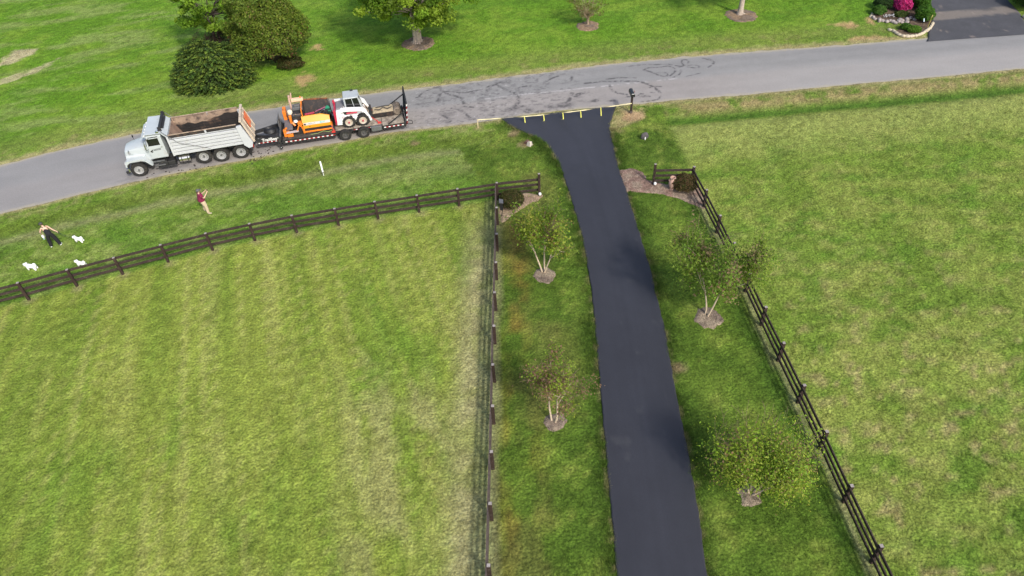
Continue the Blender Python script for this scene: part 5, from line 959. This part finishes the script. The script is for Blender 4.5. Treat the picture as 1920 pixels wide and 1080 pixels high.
PB().pbox(-3.95, -3.72, 1.55, 2.25, 1.1, 2.05).pbox(-3.55, -3.36, 1.1, 1.3, 1.2, 1.85).build('screed_panel', m_org, PV, bevel=.02)
PB().lathe([(0, 0), (.13, .0), (.15, .05), (.12, .11), (0, .13)], pv(-3.12, .78, 1.55), 'z', 16).build('white_lamp', m_white, PV)
ar = PB()
ar.ptube([(-2.65, .55, 1.15), (-2.95, .50, 1.42), (-3.15, .46, 1.02)], .06, 8).ptube([(-2.70, .52, 1.45), (-2.85, .50, 1.55), (-2.72, .46, 1.0)], .05, 8).ptube([(-3.35, .75, 1.55), (-3.20, .65, 1.35)], .07, 8); ar.pbox(-3.0, -2.72, .48, .8, 1.48, 1.60); ar.build('lift_arm', m_org, PV)
PB().phexa([(-4.0, .30, 1.02), (-3.05, .30, 1.04), (-3.05, .52, 1.04), (-4.0, .52, 1.02), (-4.0, .30, 1.06), (-3.05, .30, 1.08), (-3.05, .52, 1.08), (-4.0, .52, 1.06)]).build('step_plate', mat('pale_plate', (.52, .44, .42), rough=.6, var=.15), PV)
sc = PB(); sc.pbox(-4.05, -3.86, .30, .55, .78, 1.30).pbox(-3.85, -3.45, .26, .50, .76, .96).pbox(-4.02, -3.70, .55, 2.25, .76, 1.04).ptube([(-3.9, .42, 1.3), (-3.78, .42, 1.42)], .07, 8); sc.build('screed', m_org, PV, bevel=.015)
PB().pbox(-3.45, -2.75, .50, 1.9, .78, 1.02).pbox(-3.1, -2.76, .5, .9, 1.03, 1.3).build('screed_plate', m_soot, PV)
# ===== skid steer loader on the middle deck
S = thing('skid_steer', 'white skid steer loader with red trim and enclosed cab standing on the trailer deck', 'skid steer', on_trailer(0.75, 1.22, DZ), R(10))
class SB(MB):
    def sbox(s, x0, x1, y0, y1, z0, z1): return s.box(x0-.75, x1-.75, y0-1.22, y1-1.22, z0-DZ, z1-DZ)
    def sprism(s, pts, y0, y1): return s.prism([(x-.75, z-DZ) for x, z in pts], y0-1.22, y1-1.22)
    def shexa(s, pts): return s.hexa([(x-.75, y-1.22, z-DZ) for x, y, z in pts])
    def stube(s, pts, r, n=8): return s.tube([(x-.75, y-1.22, z-DZ) for x, y, z in pts], r, n)
m_sw = mat('loader_white', (.80, .79, .765), rough=.4, var=.04, dirt=((.58, .52, .44), .14, 3)); m_sr = mat('loader_red', (.46, .030, .062), rough=.4, dirt=((.25, .1, .09), .15, 4)); m_cabgrey = mat('cab_grey', (.40, .43, .435), rough=.45, dirt=((.28, .28, .27), .25, 3))
m_cream = mat('cream_rim', (.52, .46, .37), rough=.5, dirt=((.36, .27, .19), .25, 7))
SB().sprism([(-.42, 1.06), (-.30, 2.05), (.30, 2.10), (.35, 1.75), (1.6, 1.6), (1.75, 1.15), (1.2, .98), (.05, .98)], .62, 1.82).build('chassis', m_sw, S, bevel=.02)
for y0, y1, sd in ((.44, .615, -1), (1.825, 2.0, 1)):
    SB().sprism([(-.40, 1.02), (-.30, 2.08), (.08, 2.12), (.20, 1.75), (.55, 1.62), (.62, 1.50), (1.28, 1.46), (1.40, 1.30), (.92, 1.22), (.55, 1.45), (.05, 1.10), (-.05, 1.0)], y0, y1).build('side_panel', m_sw, S, bevel=.015)
    SB().sprism([(.02, 2.13), (.36, 2.22), (1.45, 2.08), (1.70, 1.90), (2.02, 1.05), (1.88, .98), (1.62, 1.62), (1.40, 1.82), (.40, 1.94), (.04, 1.98)], y0-.005 if sd < 0 else y0+.01, y1-.01 if sd < 0 else y1+.005).build('lift_arm', m_sw, S, bevel=.015)
    yy = y0+.04 if sd < 0 else y1-.04
    SB().stube([(.36, yy, 1.80), (1.10, yy, 1.78)], .055, 12).build('lift_cylinder', m_sr, S); SB().stube([(1.10, yy, 1.78), (1.45, yy, 1.74)], .03, 8).build('cylinder_rod', m_chrome, S)
    SB().sbox(.20, .38, yy-.03, yy+.04, 1.62, 1.90).build('pivot_recess', m_black, S)
    for x in (.42, 1.38): wheel(S, x-.75, (.50 if sd < 0 else 1.94)-1.22, .43, .43, .30, 'disc', sd, rim=m_cream, tread=16, hubm=m_sr, rimfrac=.60)
text('side_number', 'S185', .22, mat('decal_rose', (.52, .40, .44), rough=.5), S, (-.22-.75, .432-1.22, 1.50-DZ), (R(90), 0, 0), 1.0)
SB().sbox(-.02, .24, .430, .436, 1.88, 1.92).sbox(.18, .24, .432, .438, 1.50, 1.56).build('side_marks', m_drygrey, S)
SB().shexa([(-.52, .50, 1.02), (-.41, .50, 1.02), (-.41, 1.94, 1.02), (-.52, 1.94, 1.02), (-.46, .50, 1.98), (-.31, .50, 1.98), (-.31, 1.94, 1.98), (-.46, 1.94, 1.98)]).sbox(-.50, -.34, .44, .60, 1.2, 2.16).sbox(-.50, -.34, 1.84, 2.0, 1.2, 2.16).build('rear_door', m_sr, S, bevel=.02)
SB().shexa([(-.30, .64, 2.06), (.22, .64, 2.11), (.22, 1.80, 2.11), (-.30, 1.80, 2.06), (-.26, .72, 2.14), (.22, .72, 2.20), (.22, 1.72, 2.20), (-.26, 1.72, 2.14)]).build('engine_hood', mat('hood_grey', (.20, .19, .19), rough=.6), S); SB().sbox(.03, .16, .46, .62, 2.10, 2.20).sbox(-.34, .2, 1.83, 1.98, 2.09, 2.2).build('hood_edge', m_sw, S)
# cab
cb = SB(); z0, z1 = 1.78, 2.74
cb.sbox(.34, .44, .72, .80, z0, z1).sbox(.34, .44, 1.64, 1.72, z0, z1).sbox(.34, .40, .80, 1.64, z0, 2.0)
for y in (.72, 1.64): cb.shexa([(1.46, y, z0), (1.54, y, z0), (1.54, y+.08, z0), (1.46, y+.08, z0), (1.28, y, z1), (1.36, y, z1), (1.36, y+.08, z1), (1.28, y+.08, z1)]); cb.sbox(.44, 1.46, y, y+.08, z0, z0+.06); cb.shexa([(.98, y+.02, z0+.06), (1.02, y+.02, z0+.06), (1.02, y+.06, z0+.06), (.98, y+.06, z0+.06), (.86, y+.02, z1), (.90, y+.02, z1), (.90, y+.06, z1), (.86, y+.06, z1)])
cb.build('cab_frame', m_cabgrey, S)
SB().shexa([(.30, .68, z1+.001), (1.38, .68, z1+.001), (1.38, 1.76, z1+.001), (.30, 1.76, z1+.001), (.34, .72, z1+.09), (1.36, .72, z1+.07), (1.36, 1.72, z1+.07), (.34, 1.72, z1+.09)]).build('cab_roof', m_cabgrey, S, bevel=.02)
for y in (.745, 1.685): SB().shexa([(.44, y, z0+.06), (1.45, y, z0+.06), (1.45, y+.01, z0+.06), (.44, y+.01, z0+.06), (.44, y, z1), (1.29, y, z1), (1.29, y+.01, z1), (.44, y+.01, z1)]).build('side_window', m_glass, S)
SB().shexa([(1.50, .80, z0), (1.51, .80, z0), (1.51, 1.64, z0), (1.50, 1.64, z0), (1.32, .80, z1), (1.33, .80, z1), (1.33, 1.64, z1), (1.32, 1.64, z1)]).build('front_window', m_glass, S)
SB().sbox(.50, 1.0, .95, 1.5, 1.80, 2.0).sbox(.45, .6, .95, 1.5, 2.0, 2.45).build('seat', m_black, S, bevel=.03); SB().sbox(.55, .85, .79, .9, 1.86, 1.92).build('seat_trim', m_sr, S)
SB().sbox(.85, 1.05, 1.60, 1.72, z1+.08, z1+.15).sbox(1.34, 1.42, .8, .95, z1-.10, z1-.02).build('roof_lamp', m_black, S)
SB().sprism([(1.60, 1.00), (2.02, .86), (2.06, 1.25), (1.90, 1.45)], .75, 1.70).build('front_plate', m_frame, S); SB().stube([(1.55, 1.0, 1.9), (1.80, 1.05, 1.55), (1.9, 1.0, 1.2)], .03).stube([(1.6, 1.4, 1.85), (1.85, 1.45, 1.5)], .03).build('front_hoses', m_rust, S)
# attachment lying on the rear deck
A = thing('loader_attachment', 'long black loader attachment caked with tan dirt lying across the rear trailer deck', 'attachment', on_trailer(3.05, 1.45, DZ), R(10))
MB().box(-1.0, .55, -.30, .62, .0, .34).hexa([(-1.12, -.30, .02), (-.98, -.30, .02), (-.98, .7, .02), (-1.12, .7, .02), (-1.12, -.24, .62), (-1.0, -.24, .62), (-1.0, .66, .62), (-1.12, .66, .62)]).build('body', m_soot, A, bevel=.02)
MB().hexa([(-.96, -.26, .345), (.50, -.26, .345), (.50, .60, .345), (-.96, .60, .345), (-.9, -.18, .40), (.5, -.12, .42), (.5, .55, .44), (-.9, .52, .42)]).build('dirt_layer', mat('tan_dirt', (.42, .34, .22), rough=1, var=.25, vscale=6, dirt=((.12, .10, .08), .35, 6)), A)
MB().lathe([(0, -.34), (.22, -.34), (.29, -.28), (.29, .60), (.22, .66), (0, .66)], (.76, 0, .29), 'y', 18).build('drum', mat('dusty_drum', (.20, .16, .12), rough=.9, var=.3, dirt=((.05, .04, .035), .4, 5)), A)
MB().tube([(-.8, .1, .44), (-.4, -.1, .50), (-.2, .15, .54), (.1, -.05, .50), (.45, .1, .52)], .03, 6).tube([(-.7, .35, .45), (-.1, .3, .55), (.3, .4, .48)], .028, 6).tube([(-.25, -.33, .1), (-.15, -.36, .22), (-.05, -.33, .12)], .02, 6).build('hoses', m_black, A)
# red tie down chains
m_chain = mat('red_binder', (.58, .045, .035), rough=.5)
for (p0_, p1_, l) in (((-.72, .12, DZ), (-.78, .42, 1.15), 'red chain binder at the rear corner of the orange paver'), ((2.48, .40, DZ+.02), (1.95, .72, 1.15), 'red chain binder in front of the skid steer'), ((2.55, 1.95, DZ+.02), (1.98, 1.72, 1.15), 'red chain binder on the far side of the skid steer front')):
    o0 = on_trailer(*p0_); r = thing('tie_down', l, 'chain binder', o0, R(10)); d = Vector(p1_)-Vector(p0_); m = MB(); n = 16
    for i in range(n): q = d*(i/n); m.bar(q, q+d*(.9/n), .05 if i % 2 else .02, .02 if i % 2 else .05)
    m.build('chain', m_chain, r); MB().bar(d*.1+Vector((.0, -.06, .0)), d*.45+Vector((.05, -.09, .06)), .05, .04).box(-.14, .10, -.08, .08, .0, .07).build('lever', m_chain, r)
r = thing('rope', 'slack green and yellow rope along the paver side on the trailer deck', 'rope', on_trailer(-1.4, .20, DZ+.01), R(10))
MB().tube([(-.9, .02, .01), (-.4, -.03, .05), (.0, .06, .12), (.35, .0, .03), (.62, .08, .10)], .018, 6).build('strand', mat('rope_green', (.24, .33, .12), rough=.9), r)
# crumbs of asphalt dropped round the truck
rs = np.random.RandomState(17); b = MB()
for i in range(70):
    t = rs.uniform(0, 1); x = rs.choice([rs.normal(7.9, .5), rs.uniform(.8, 3.6), rs.uniform(0, 8)], p=[.5, .3, .2]); y = rs.normal(-.15, .3) if i % 3 else rs.normal(.6, .3); s = rs.uniform(.015, .05)
    c, sn = math.cos(R(12)), math.sin(R(12)); b.ball((-24.36+c*x-sn*y, 40.86+sn*x+c*y, .012+s*.5), (s*1.3, s, s*.7), 6, 4, .25, i)
tag(b.build('asphalt_crumbs', m_soot, None, smooth=False), 'scattered black asphalt crumbs on the road beside the dump truck', 'asphalt crumbs', kind='stuff')

# ---------------------------------------------------------------- people and dogs
def skin(name, chains, m, parent, sub=2, root=0, loc=(0, 0, 0)):
    """chains: lists of (x,y,z,r); a chain may start with an int = index of an existing vertex"""
    vs = []; rs_ = []; es = []
    for ch in chains:
        prev = None
        for q in ch:
            if isinstance(q, int): prev = q; continue
            vs.append(q[:3]); rs_.append(q[3] if len(q) == 4 else (q[3], q[4]))
            if prev is not None: es.append((prev, len(vs)-1))
            prev = len(vs)-1
    me = bpy.data.meshes.new(name); me.from_pydata(vs, es, []); o = bpy.data.objects.new(name, me); COL.objects.link(o); o.parent = parent; o.location = loc
    me.materials.append(m)
    md = o.modifiers.new('skin', 'SKIN'); md.use_smooth_shade = True; md.branch_smoothing = .3
    if not me.skin_vertices: 
        bm = bmesh.new(); bm.from_mesh(me); bm.verts.layers.skin.verify(); bm.to_mesh(me); bm.free()
    for i, sv in enumerate(me.skin_vertices[0].data):
        r = rs_[i]; sv.radius = (r, r) if not isinstance(r, tuple) else r; sv.use_root = (i == root)
    if sub: s = o.modifiers.new('subdivision', 'SUBSURF'); s.levels = sub; s.render_levels = sub
    return o
def hand_chains(wi, wrist, d, up, curl, side, r=.0085):
    """palm and five fingers from wrist vertex wi, pointing along d; up = back of the hand"""
    d = Vector(d).normalized(); u = Vector(up); u = (u-d*u.dot(d)).normalized(); l = d.cross(u)*side; w = Vector(wrist); ch = []
    pm = w+d*.045; ch.append([wi, (*pm, .026), (*(w+d*.085), .030)])
    for k, (off, ln) in enumerate(((.030, .072), (.010, .082), (-.010, .076), (-.029, .058))):
        b = w+d*.088+l*off; c = curl*(1+.08*k); p1 = b+d*ln*.42*math.cos(c*.5)-u*ln*.42*math.sin(c*.5); p2 = p1+d*ln*.32*math.cos(c*1.2)-u*ln*.32*math.sin(c*1.2); p3 = p2+d*ln*.26*math.cos(c*1.9)-u*ln*.26*math.sin(c*1.9)
        ch.append([('palm',), (*b, r*1.15), (*p1, r), (*p2, r*.92), (*p3, r*.8)])
    t0 = w+d*.035+l*.028; t1 = t0+d*.028+l*.028-u*.008; t2 = t1+d*.028+l*.008-u*.014
    ch.append([('mid',), (*t0, .013), (*t1, r*1.15), (*t2, r)])
    return ch
def person(label, loc, rz, J, cl, head_tilt=(0, 0)):
    root = thing('person', label, 'person', loc, rz)
    ch = []; V = []
    def add(chain):
        ch.append(chain); V.extend([q for q in chain if not isinstance(q, int)]); return len(V)-1
    pel, ab, chst, nk = J['pelvis'], J['belly'], J['chest'], J['neck']; hd = Vector(J['head']); f = Vector((math.cos(head_tilt[0])*math.cos(head_tilt[1]), math.sin(head_tilt[0])*math.cos(head_tilt[1]), math.sin(head_tilt[1])))
    add([(*pel, .150*J['w']), (*ab, .140*J['w']), (*chst, .165*J['w']), (*(Vector(chst)*.25+Vector(nk)*.75), .095), (*nk, .052)]); nki = 4; chi = 2
    up_ = Vector((0, 0, 1)); up_ = (up_-f*up_.dot(f)).normalized(); rt_ = f.cross(up_)
    add([nki, (*(hd-up_*.05+f*.01), .070), (*(hd+up_*.02), .088), (*(hd+up_*.075), .075)]); hi_ = nki+2
    add([hi_, (*(hd+f*.085-up_*.005), .020), (*(hd+f*.112-up_*.022), .012)])                       # nose
    add([nki+1, (*(hd+f*.060-up_*.075), .035)])                                                   # chin
    for s in (-1, 1): add([hi_, (*(hd+rt_*s*.085), .020), (*(hd+rt_*s*.098-f*.01), .012)])        # ears
    for side, sh, el, wr, hdir, hup, curl in J['arms']:
        base = len(V); add([chi, (*sh, .056*J['w']), (*(Vector(sh)*.5+Vector(el)*.5), .046*J['w']), (*el, .038), (*(Vector(el)*.5+Vector(wr)*.5), .036), (*wr, .024)]); wi = len(V)-1
        for c in hand_chains(wi, wr, hdir, hup, curl, side):
            if c[0] == ('palm',): c = [wi+2]+c[1:]
            elif c[0] == ('mid',): c = [wi+1]+c[1:]
            add(c)
    for hp, kn, an, toe in J['legs']:
        add([0, (*hp, .105*J['w']), (*(Vector(hp)*.5+Vector(kn)*.5), .085*J['w']), (*kn, .058), (*(Vector(kn)*.6+Vector(an)*.4), .056), (*an, .036), (*toe, .030)])
    body = skin('body', ch, cl['skin'], root, 1)
    # clothes
    tp = cl['top_r']; tc = [[(*(Vector(pel)+Vector((0, 0, -.10))), .20*tp), (*(Vector(pel)*.6+Vector(ab)*.4), .205*tp), (*ab, .195*tp), (*chst, .235*tp), (*(Vector(chst)*.35+Vector(nk)*.65), .125*(1 if cl['sleeve'] else .4))]]
    if cl['sleeve']:
        for side, sh, el, *_ in J['arms']: tc.append([3, (*sh, .135*tp), (*(Vector(sh)*.25+Vector(el)*.75), .110*tp)])
    else:
        for side, sh, *_ in J['arms']: tc.append([3, (*(Vector(chst)*.62+Vector(sh)*.38+Vector((0, 0, .03))), .045), (*(Vector(nk)*.6+Vector(sh)*.4+Vector((0, 0, -.02))), .026)])
    skin('shirt', tc, cl['top'], root, 2)
    pc = [[(*(Vector(pel)+Vector((0, 0, .12))), .165*J['w']), (*pel, .185*J['w'])]]
    for hp, kn, an, toe in J['legs']:
        k_ = cl['leg_r']; an2 = Vector(an)+Vector((0, 0, -.02)); pc.append([1, (*hp, .145*J['w']*k_), (*(Vector(hp)*.5+Vector(kn)*.5), .128*J['w']*k_), (*kn, .105*k_), (*(Vector(kn)*.5+an2*.5), .100*k_), (*an2, .088*k_)])
    skin('trousers', pc, cl['pants'], root, 2)
    for hp, kn, an, toe in J['legs']:
        a = Vector(an); t = Vector(toe); d = (t-a); d.z = 0; d.normalize(); skin('shoe', [[(*(a-d*.05+Vector((0, 0, -.03))), .045), (*(a+d*.03+Vector((0, 0, -.04))), .048), (*(t+Vector((0, 0, .005))), .042), (*(t+d*.05), .034)]], cl['shoe'], root, 2)
    # cap with a brim, and hair
    hb = MB(); m4 = Matrix((f, -rt_, up_)).transposed(); o = hd+up_*.035
    def dome(b, r, zlo, zs, off=Vector((0, 0, 0))):
        vs = []; n = 16; rows = 6
        for i in range(rows+1):
            t = (math.pi/2)*(1-i/rows)*1.0
            for k in range(n): a = 2*math.pi*k/n; vs.append(o+off+m4 @ Vector((r*1.05*math.sin(t+.0001)*math.cos(a), r*.93*math.sin(t+.0001)*math.sin(a), zlo+(r*zs)*math.cos(t))))
        b.add(vs, [(i*n+k, i*n+(k+1) % n, (i+1)*n+(k+1) % n, (i+1)*n+k) for i in range(rows) for k in range(n)])
    dome(hb, .112, .0, .95)
    n = 9; vs = [o+m4 @ Vector((.075+(.12 if j else 0)*math.cos((k/(n-1)-.5)*2.2), .10*math.sin((k/(n-1)-.5)*2.6), .008-(.02 if j else 0))) for j in (0, 1) for k in range(n)]
    hb.add(vs, [(k, k+1, n+k+1, n+k) for k in range(n-1)]); hb.build('cap', cl['cap'], root, ang=60)
    b = MB(); b.ball(tuple(o-f*.025-up_*.015), (.100, .100, .088), 14, 9); 
    if cl['pony']: b.tube([tuple(o-f*.10+up_*.02), tuple(o-f*.16-up_*.03), tuple(o-f*.15-up_*.16)], [.03, .035, .012], 8)
    b.build('hair', cl['hair'], root, ang=80)
    for s in (-1, 1): 
        MB().ball(tuple(hd+f*.079+rt_*s*.032+up_*.012), (.014, .014, .009), 8, 6).build('eye', m_black, root)
    MB().ball(tuple(hd+f*.078-up_*.052), (.012, .012, .007), 8, 5).build('mouth', mat('lips', (.40, .14, .12), rough=.5), root)
    return root
m_skin = mat('skin', (.62, .40, .29), rough=.55); m_hair = mat('brown_hair', (.06, .035, .02), rough=.6)
# woman walking away to the left, looking left, leash in the right hand, white bag in the left
wx, wy = -27.15, 34.05; wz = gz1(wx, wy); WR = R(118)
JW = dict(w=.92, pelvis=(0, 0, .93), belly=(.01, .02, 1.08), chest=(.05, .04, 1.27), neck=(.10, .07, 1.46), head=(.14, .10, 1.59),
    arms=[(1, (.06, .20, 1.40), (.06, .36, 1.15), (.20, .37, .93), (.45, .0, -.9), (.2, 1, 0), .9), (-1, (.06, -.14, 1.40), (-.06, -.30, 1.17), (-.14, -.46, 1.0), (-.3, -.5, -.65), (-.2, -.5, .8), 1.2)],
    legs=[((0, .09, .90), (.05, .17, .50), (-.02, .23, .085), (.11, .25, .035)), ((0, -.09, .90), (-.03, -.19, .49), (-.12, -.27, .085), (.01, -.32, .035))])
WM = person('person in black tank top and trousers, dark cap and white shoes walking a dog', (wx, wy, wz), WR, JW,
    dict(skin=m_skin, top=mat('black_cotton', (.012, .012, .016), rough=.9), top_r=.93, sleeve=False, pants=mat('black_trousers', (.010, .010, .012), rough=.9), leg_r=1.08, shoe=mat('white_shoes', (.80, .80, .78), rough=.6), cap=mat('dark_cap', (.05, .055, .05), rough=.8), hair=m_hair, pony=False), (.75, -.25))
def w2w(p, o, rz): c, s = math.cos(rz), math.sin(rz); return Vector((o[0]+c*p[0]-s*p[1], o[1]+s*p[0]+c*p[1], o[2]+p[2]))
lh = w2w((.245, .37, .84), (wx, wy, wz), WR)
r = thing('white_bag', 'crumpled white bag hanging from the hand of the person in black', 'bag', lh, WR)
b = MB(); b.ball((.02, 0, -.13), (.11, .08, .12), 12, 9, .10, 5); b.tube([(0, 0, .02), (.0, .0, -.04)], .03, 8); b.build('pouch', m_white, r); MB().ball((.03, .02, -.29), (.05, .05, .075), 10, 7, .1, 2).build('blue_packet', mat('pale_blue_bag', (.35, .50, .55), rough=.4), r)
rh_ = w2w((-.18, -.53, .93), (wx, wy, wz), WR)
r = thing('leash_reel', 'black leash reel in the right hand of the person in black', 'leash reel', rh_, WR)
MB().lathe([(0, -.02), (.05, -.02), (.055, -.01), (.055, .01), (.05, .02), (0, .02)], (0, 0, -.03), 'y', 16).box(-.02, .02, -.018, .018, .02, .06).build('reel_case', m_black, r)

m_fur = mat('white_fur', (.84, .83, .80), rough=.9, var=.06, vscale=12)
def dog(label, x, y, rz, headup=0.0, s=1.0):
    z = gz1(x, y); root = thing('dog', label, 'dog', (x, y, z), rz, 'small white dogs on the verge'); root.scale = (s, s, s)
    ch = [[(.0, 0, .25, .135), (.14, 0, .26, .145), (.26, 0, .29, .120), (.32, 0, .38+headup, .085), (.37, 0, .43+headup, .115), (.45, 0, .41+headup, .070), (.50, 0, .395+headup, .045)],
          [0, (-.14, 0, .255, .150), (-.23, 0, .27, .120), (-.27, 0, .37, .060), (-.22, 0, .45, .075), (-.15, 0, .44, .055)]]
    for sy in (-1, 1):
        ch.append([2, (.25, sy*.08, .18, .065), (.24, sy*.085, .10, .052), (.255, sy*.085, .03, .050)])
        ch.append([8, (-.19, sy*.085, .18, .075), (-.15, sy*.09, .13, .060), (-.22, sy*.09, .09, .050), (-.21, sy*.09, .03, .050)])
        ch.append([4, (.355, sy*.09, .45+headup, .050), (.36, sy*.115, .38+headup, .045)])
    o = skin('body', ch, m_fur, root, 2)
    tx = bpy.data.textures.get('fur_clumps') or bpy.data.textures.new('fur_clumps', 'CLOUDS'); tx.noise_scale = .06; dm = o.modifiers.new('fur', 'DISPLACE'); dm.texture = tx; dm.strength = .05; dm.mid_level = .35
    b = MB(); b.ball((.545, 0, .415+headup), (.016, .018, .014), 8, 6); b.build('nose', m_black, root)
    for sy in (-1, 1): MB().ball((.478, sy*.036, .455+headup), (.011, .011, .011), 8, 6).build('eye', m_black, root)
    return root
d1 = (-25.75, 34.28); dog('small fluffy white dog on a leash just right of the person in black', *d1, R(168), .0, .82)
dog('fluffy white dog standing alone left of the others near the fence', -27.55, 31.95, R(172), -.02, .95)
dog('small fluffy white dog partly hidden behind the top rail of the fence', -24.75, 32.05, R(168), .0, .82)
p_ = Vector(rh_)+Vector((0, 0, -.04)); q_ = Vector((d1[0]-.24, d1[1]+.05, gz1(*d1)+.33)); b = MB(); b.tube([tuple(p_.lerp(q_, t)-Vector((0, 0, .12*math.sin(math.pi*t)))) for t in np.linspace(0, 1, 10)], .009, 6)
tag(b.build('dog_leash', mat('dark_green_leash', (.02, .06, .035), rough=.8)), 'dark green leash between the person in black and the nearest white dog', 'leash')
# man filming with a phone, facing the driveway
mx_, my_ = -18.75, 36.52; mz = gz1(mx_, my_); MR = R(38)
JM = dict(w=1.12, pelvis=(-.02, 0, .93), belly=(-.01, 0, 1.09), chest=(-.04, 0, 1.29), neck=(-.02, 0, 1.47), head=(.0, 0, 1.61),
    arms=[(1, (-.03, .19, 1.40), (.13, .25, 1.15), (.40, .13, 1.33), (.75, -.1, .6), (.3, .8, .3), .8), (-1, (-.03, -.19, 1.40), (.11, -.27, 1.15), (.40, -.12, 1.33), (.75, .15, .6), (.3, -.8, .3), .8)],
    legs=[((0, .10, .90), (.06, .17, .50), (-.02, .21, .085), (.12, .25, .035)), ((0, -.10, .90), (.05, -.20, .49), (.02, -.29, .085), (.15, -.36, .035))])
person('person in maroon shirt, tan trousers and grey cap holding up a phone', (mx_, my_, mz), MR, JM,
    dict(skin=m_skin, top=mat('maroon_cotton', (.20, .012, .055), rough=.85), top_r=1.16, sleeve=True, pants=mat('khaki', (.50, .40, .26), rough=.9), leg_r=1.0, shoe=mat('tan_shoes', (.48, .41, .30), rough=.8), cap=mat('grey_cap', (.10, .10, .095), rough=.8), hair=mat('grey_hair', (.08, .07, .06), rough=.7), pony=False), (0.0, .12))
r = thing('phone', 'black phone held up in front of the person in the maroon shirt', 'phone', w2w((.52, 0, 1.45), (mx_, my_, mz), MR), MR)
MB().hexa([(-.006, -.10, -.045), (.006, -.10, -.045), (.006, .10, -.045), (-.006, .10, -.045), (-.02, -.10, .045), (-.008, -.10, .045), (-.008, .10, .045), (-.02, .10, .045)]).build('case', m_black, r, bevel=.004)

# ---------------------------------------------------------------- grass blades over the turf near enough to read
rs = np.random.RandomState(6); n = 150000
yy = 7+(78-7)*rs.uniform(0, 1, n)**1.25; xx = rs.uniform(-1, 1, n)*(16+yy*.62)+.5
dr = ylo(xx)-yy; road_ = (dr < .05) & (yy < yhi(xx)+.05)
bad = road_ | (sdf(xx, yy, DPOLY) < .03) | (sdf(xx, yy, NDP) < .4) | in_poly(xx, yy, BEDN) | in_poly(xx, yy, P('bed_r')) | in_poly(xx, yy, P('bed_l'))
for a_, b_, r_ in RINGS: bad |= np.hypot(xx-a_, yy-b_) < r_*.95
xx, yy, dr = xx[~bad], yy[~bad], dr[~bad]
# extra tufts hanging over the driveway edges
E_ = np.vstack([DLs[:200], DRs[:200]]); k = 22; ex = np.repeat(E_, k, 0)+rs.normal(0, .16, (len(E_)*k, 2)); s = sdf(ex[:, 0], ex[:, 1], DPOLY); ex = ex[(s > -.02) & (ex[:, 1] < ylo(ex[:, 0])-.3) & ~in_poly(ex[:, 0], ex[:, 1], P('bed_r')) & ~in_poly(ex[:, 0], ex[:, 1], P('straw'))]
ey = np.repeat(E_, 38, 0)+rs.normal(0, .55, (len(E_)*38, 2)); s = sdf(ey[:, 0], ey[:, 1], DPOLY); ey = ey[(s > .03) & (ey[:, 1] < ylo(ey[:, 0])-.6) & (ey[:, 1] < 43.5) & ~in_poly(ey[:, 0], ey[:, 1], P('bed_r'))]; ex = np.vstack([ex, ey])
xx = np.concatenate([xx, ex[:, 0]]); yy = np.concatenate([yy, ex[:, 1]]); dr = ylo(xx)-yy
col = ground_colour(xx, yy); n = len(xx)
tall = .045+.05*sstep(.35, .65, fbm(xx*.8, yy*.8, 91))
lush = (dr > .2) & (dr < 7) & (yy > yL(xx)) & (xx < 12); tall = np.where(lush, tall*1.5, tall)
tall = np.where((np.abs(sdf(xx, yy, DPOLY)) < .5) & (yy < 44), tall*1.35, tall)
kb = 6; N = n*kb; bx = np.repeat(xx, kb)+rs.normal(0, .045, N); by = np.repeat(yy, kb)+rs.normal(0, .045, N)
h = np.repeat(tall, kb)*rs.uniform(.6, 1.3, N); az = rs.uniform(0, 2*math.pi, N); ln = h*rs.uniform(.3, 1.1, N); w = rs.uniform(.006, .014, N)
bz = gz(bx, by)-.01; t = np.stack([bx+np.cos(az)*ln, by+np.sin(az)*ln, bz+h], 1); px_ = -np.sin(az)*w; py_ = np.cos(az)*w
V = np.stack([np.stack([bx-px_, by-py_, bz], 1), np.stack([bx+px_, by+py_, bz], 1), t], 1).reshape(-1, 3)
cc = np.repeat(col*rs.uniform(.78, 1.50, (n, 1)), kb, 0)*rs.uniform(.8, 1.2, (N, 1)); cc = np.repeat(cc, 3, 0)
m_blade = mat('grass_blade', (0, 0, 0), rough=.7, spec=.25, attr='Col', transl=.35)
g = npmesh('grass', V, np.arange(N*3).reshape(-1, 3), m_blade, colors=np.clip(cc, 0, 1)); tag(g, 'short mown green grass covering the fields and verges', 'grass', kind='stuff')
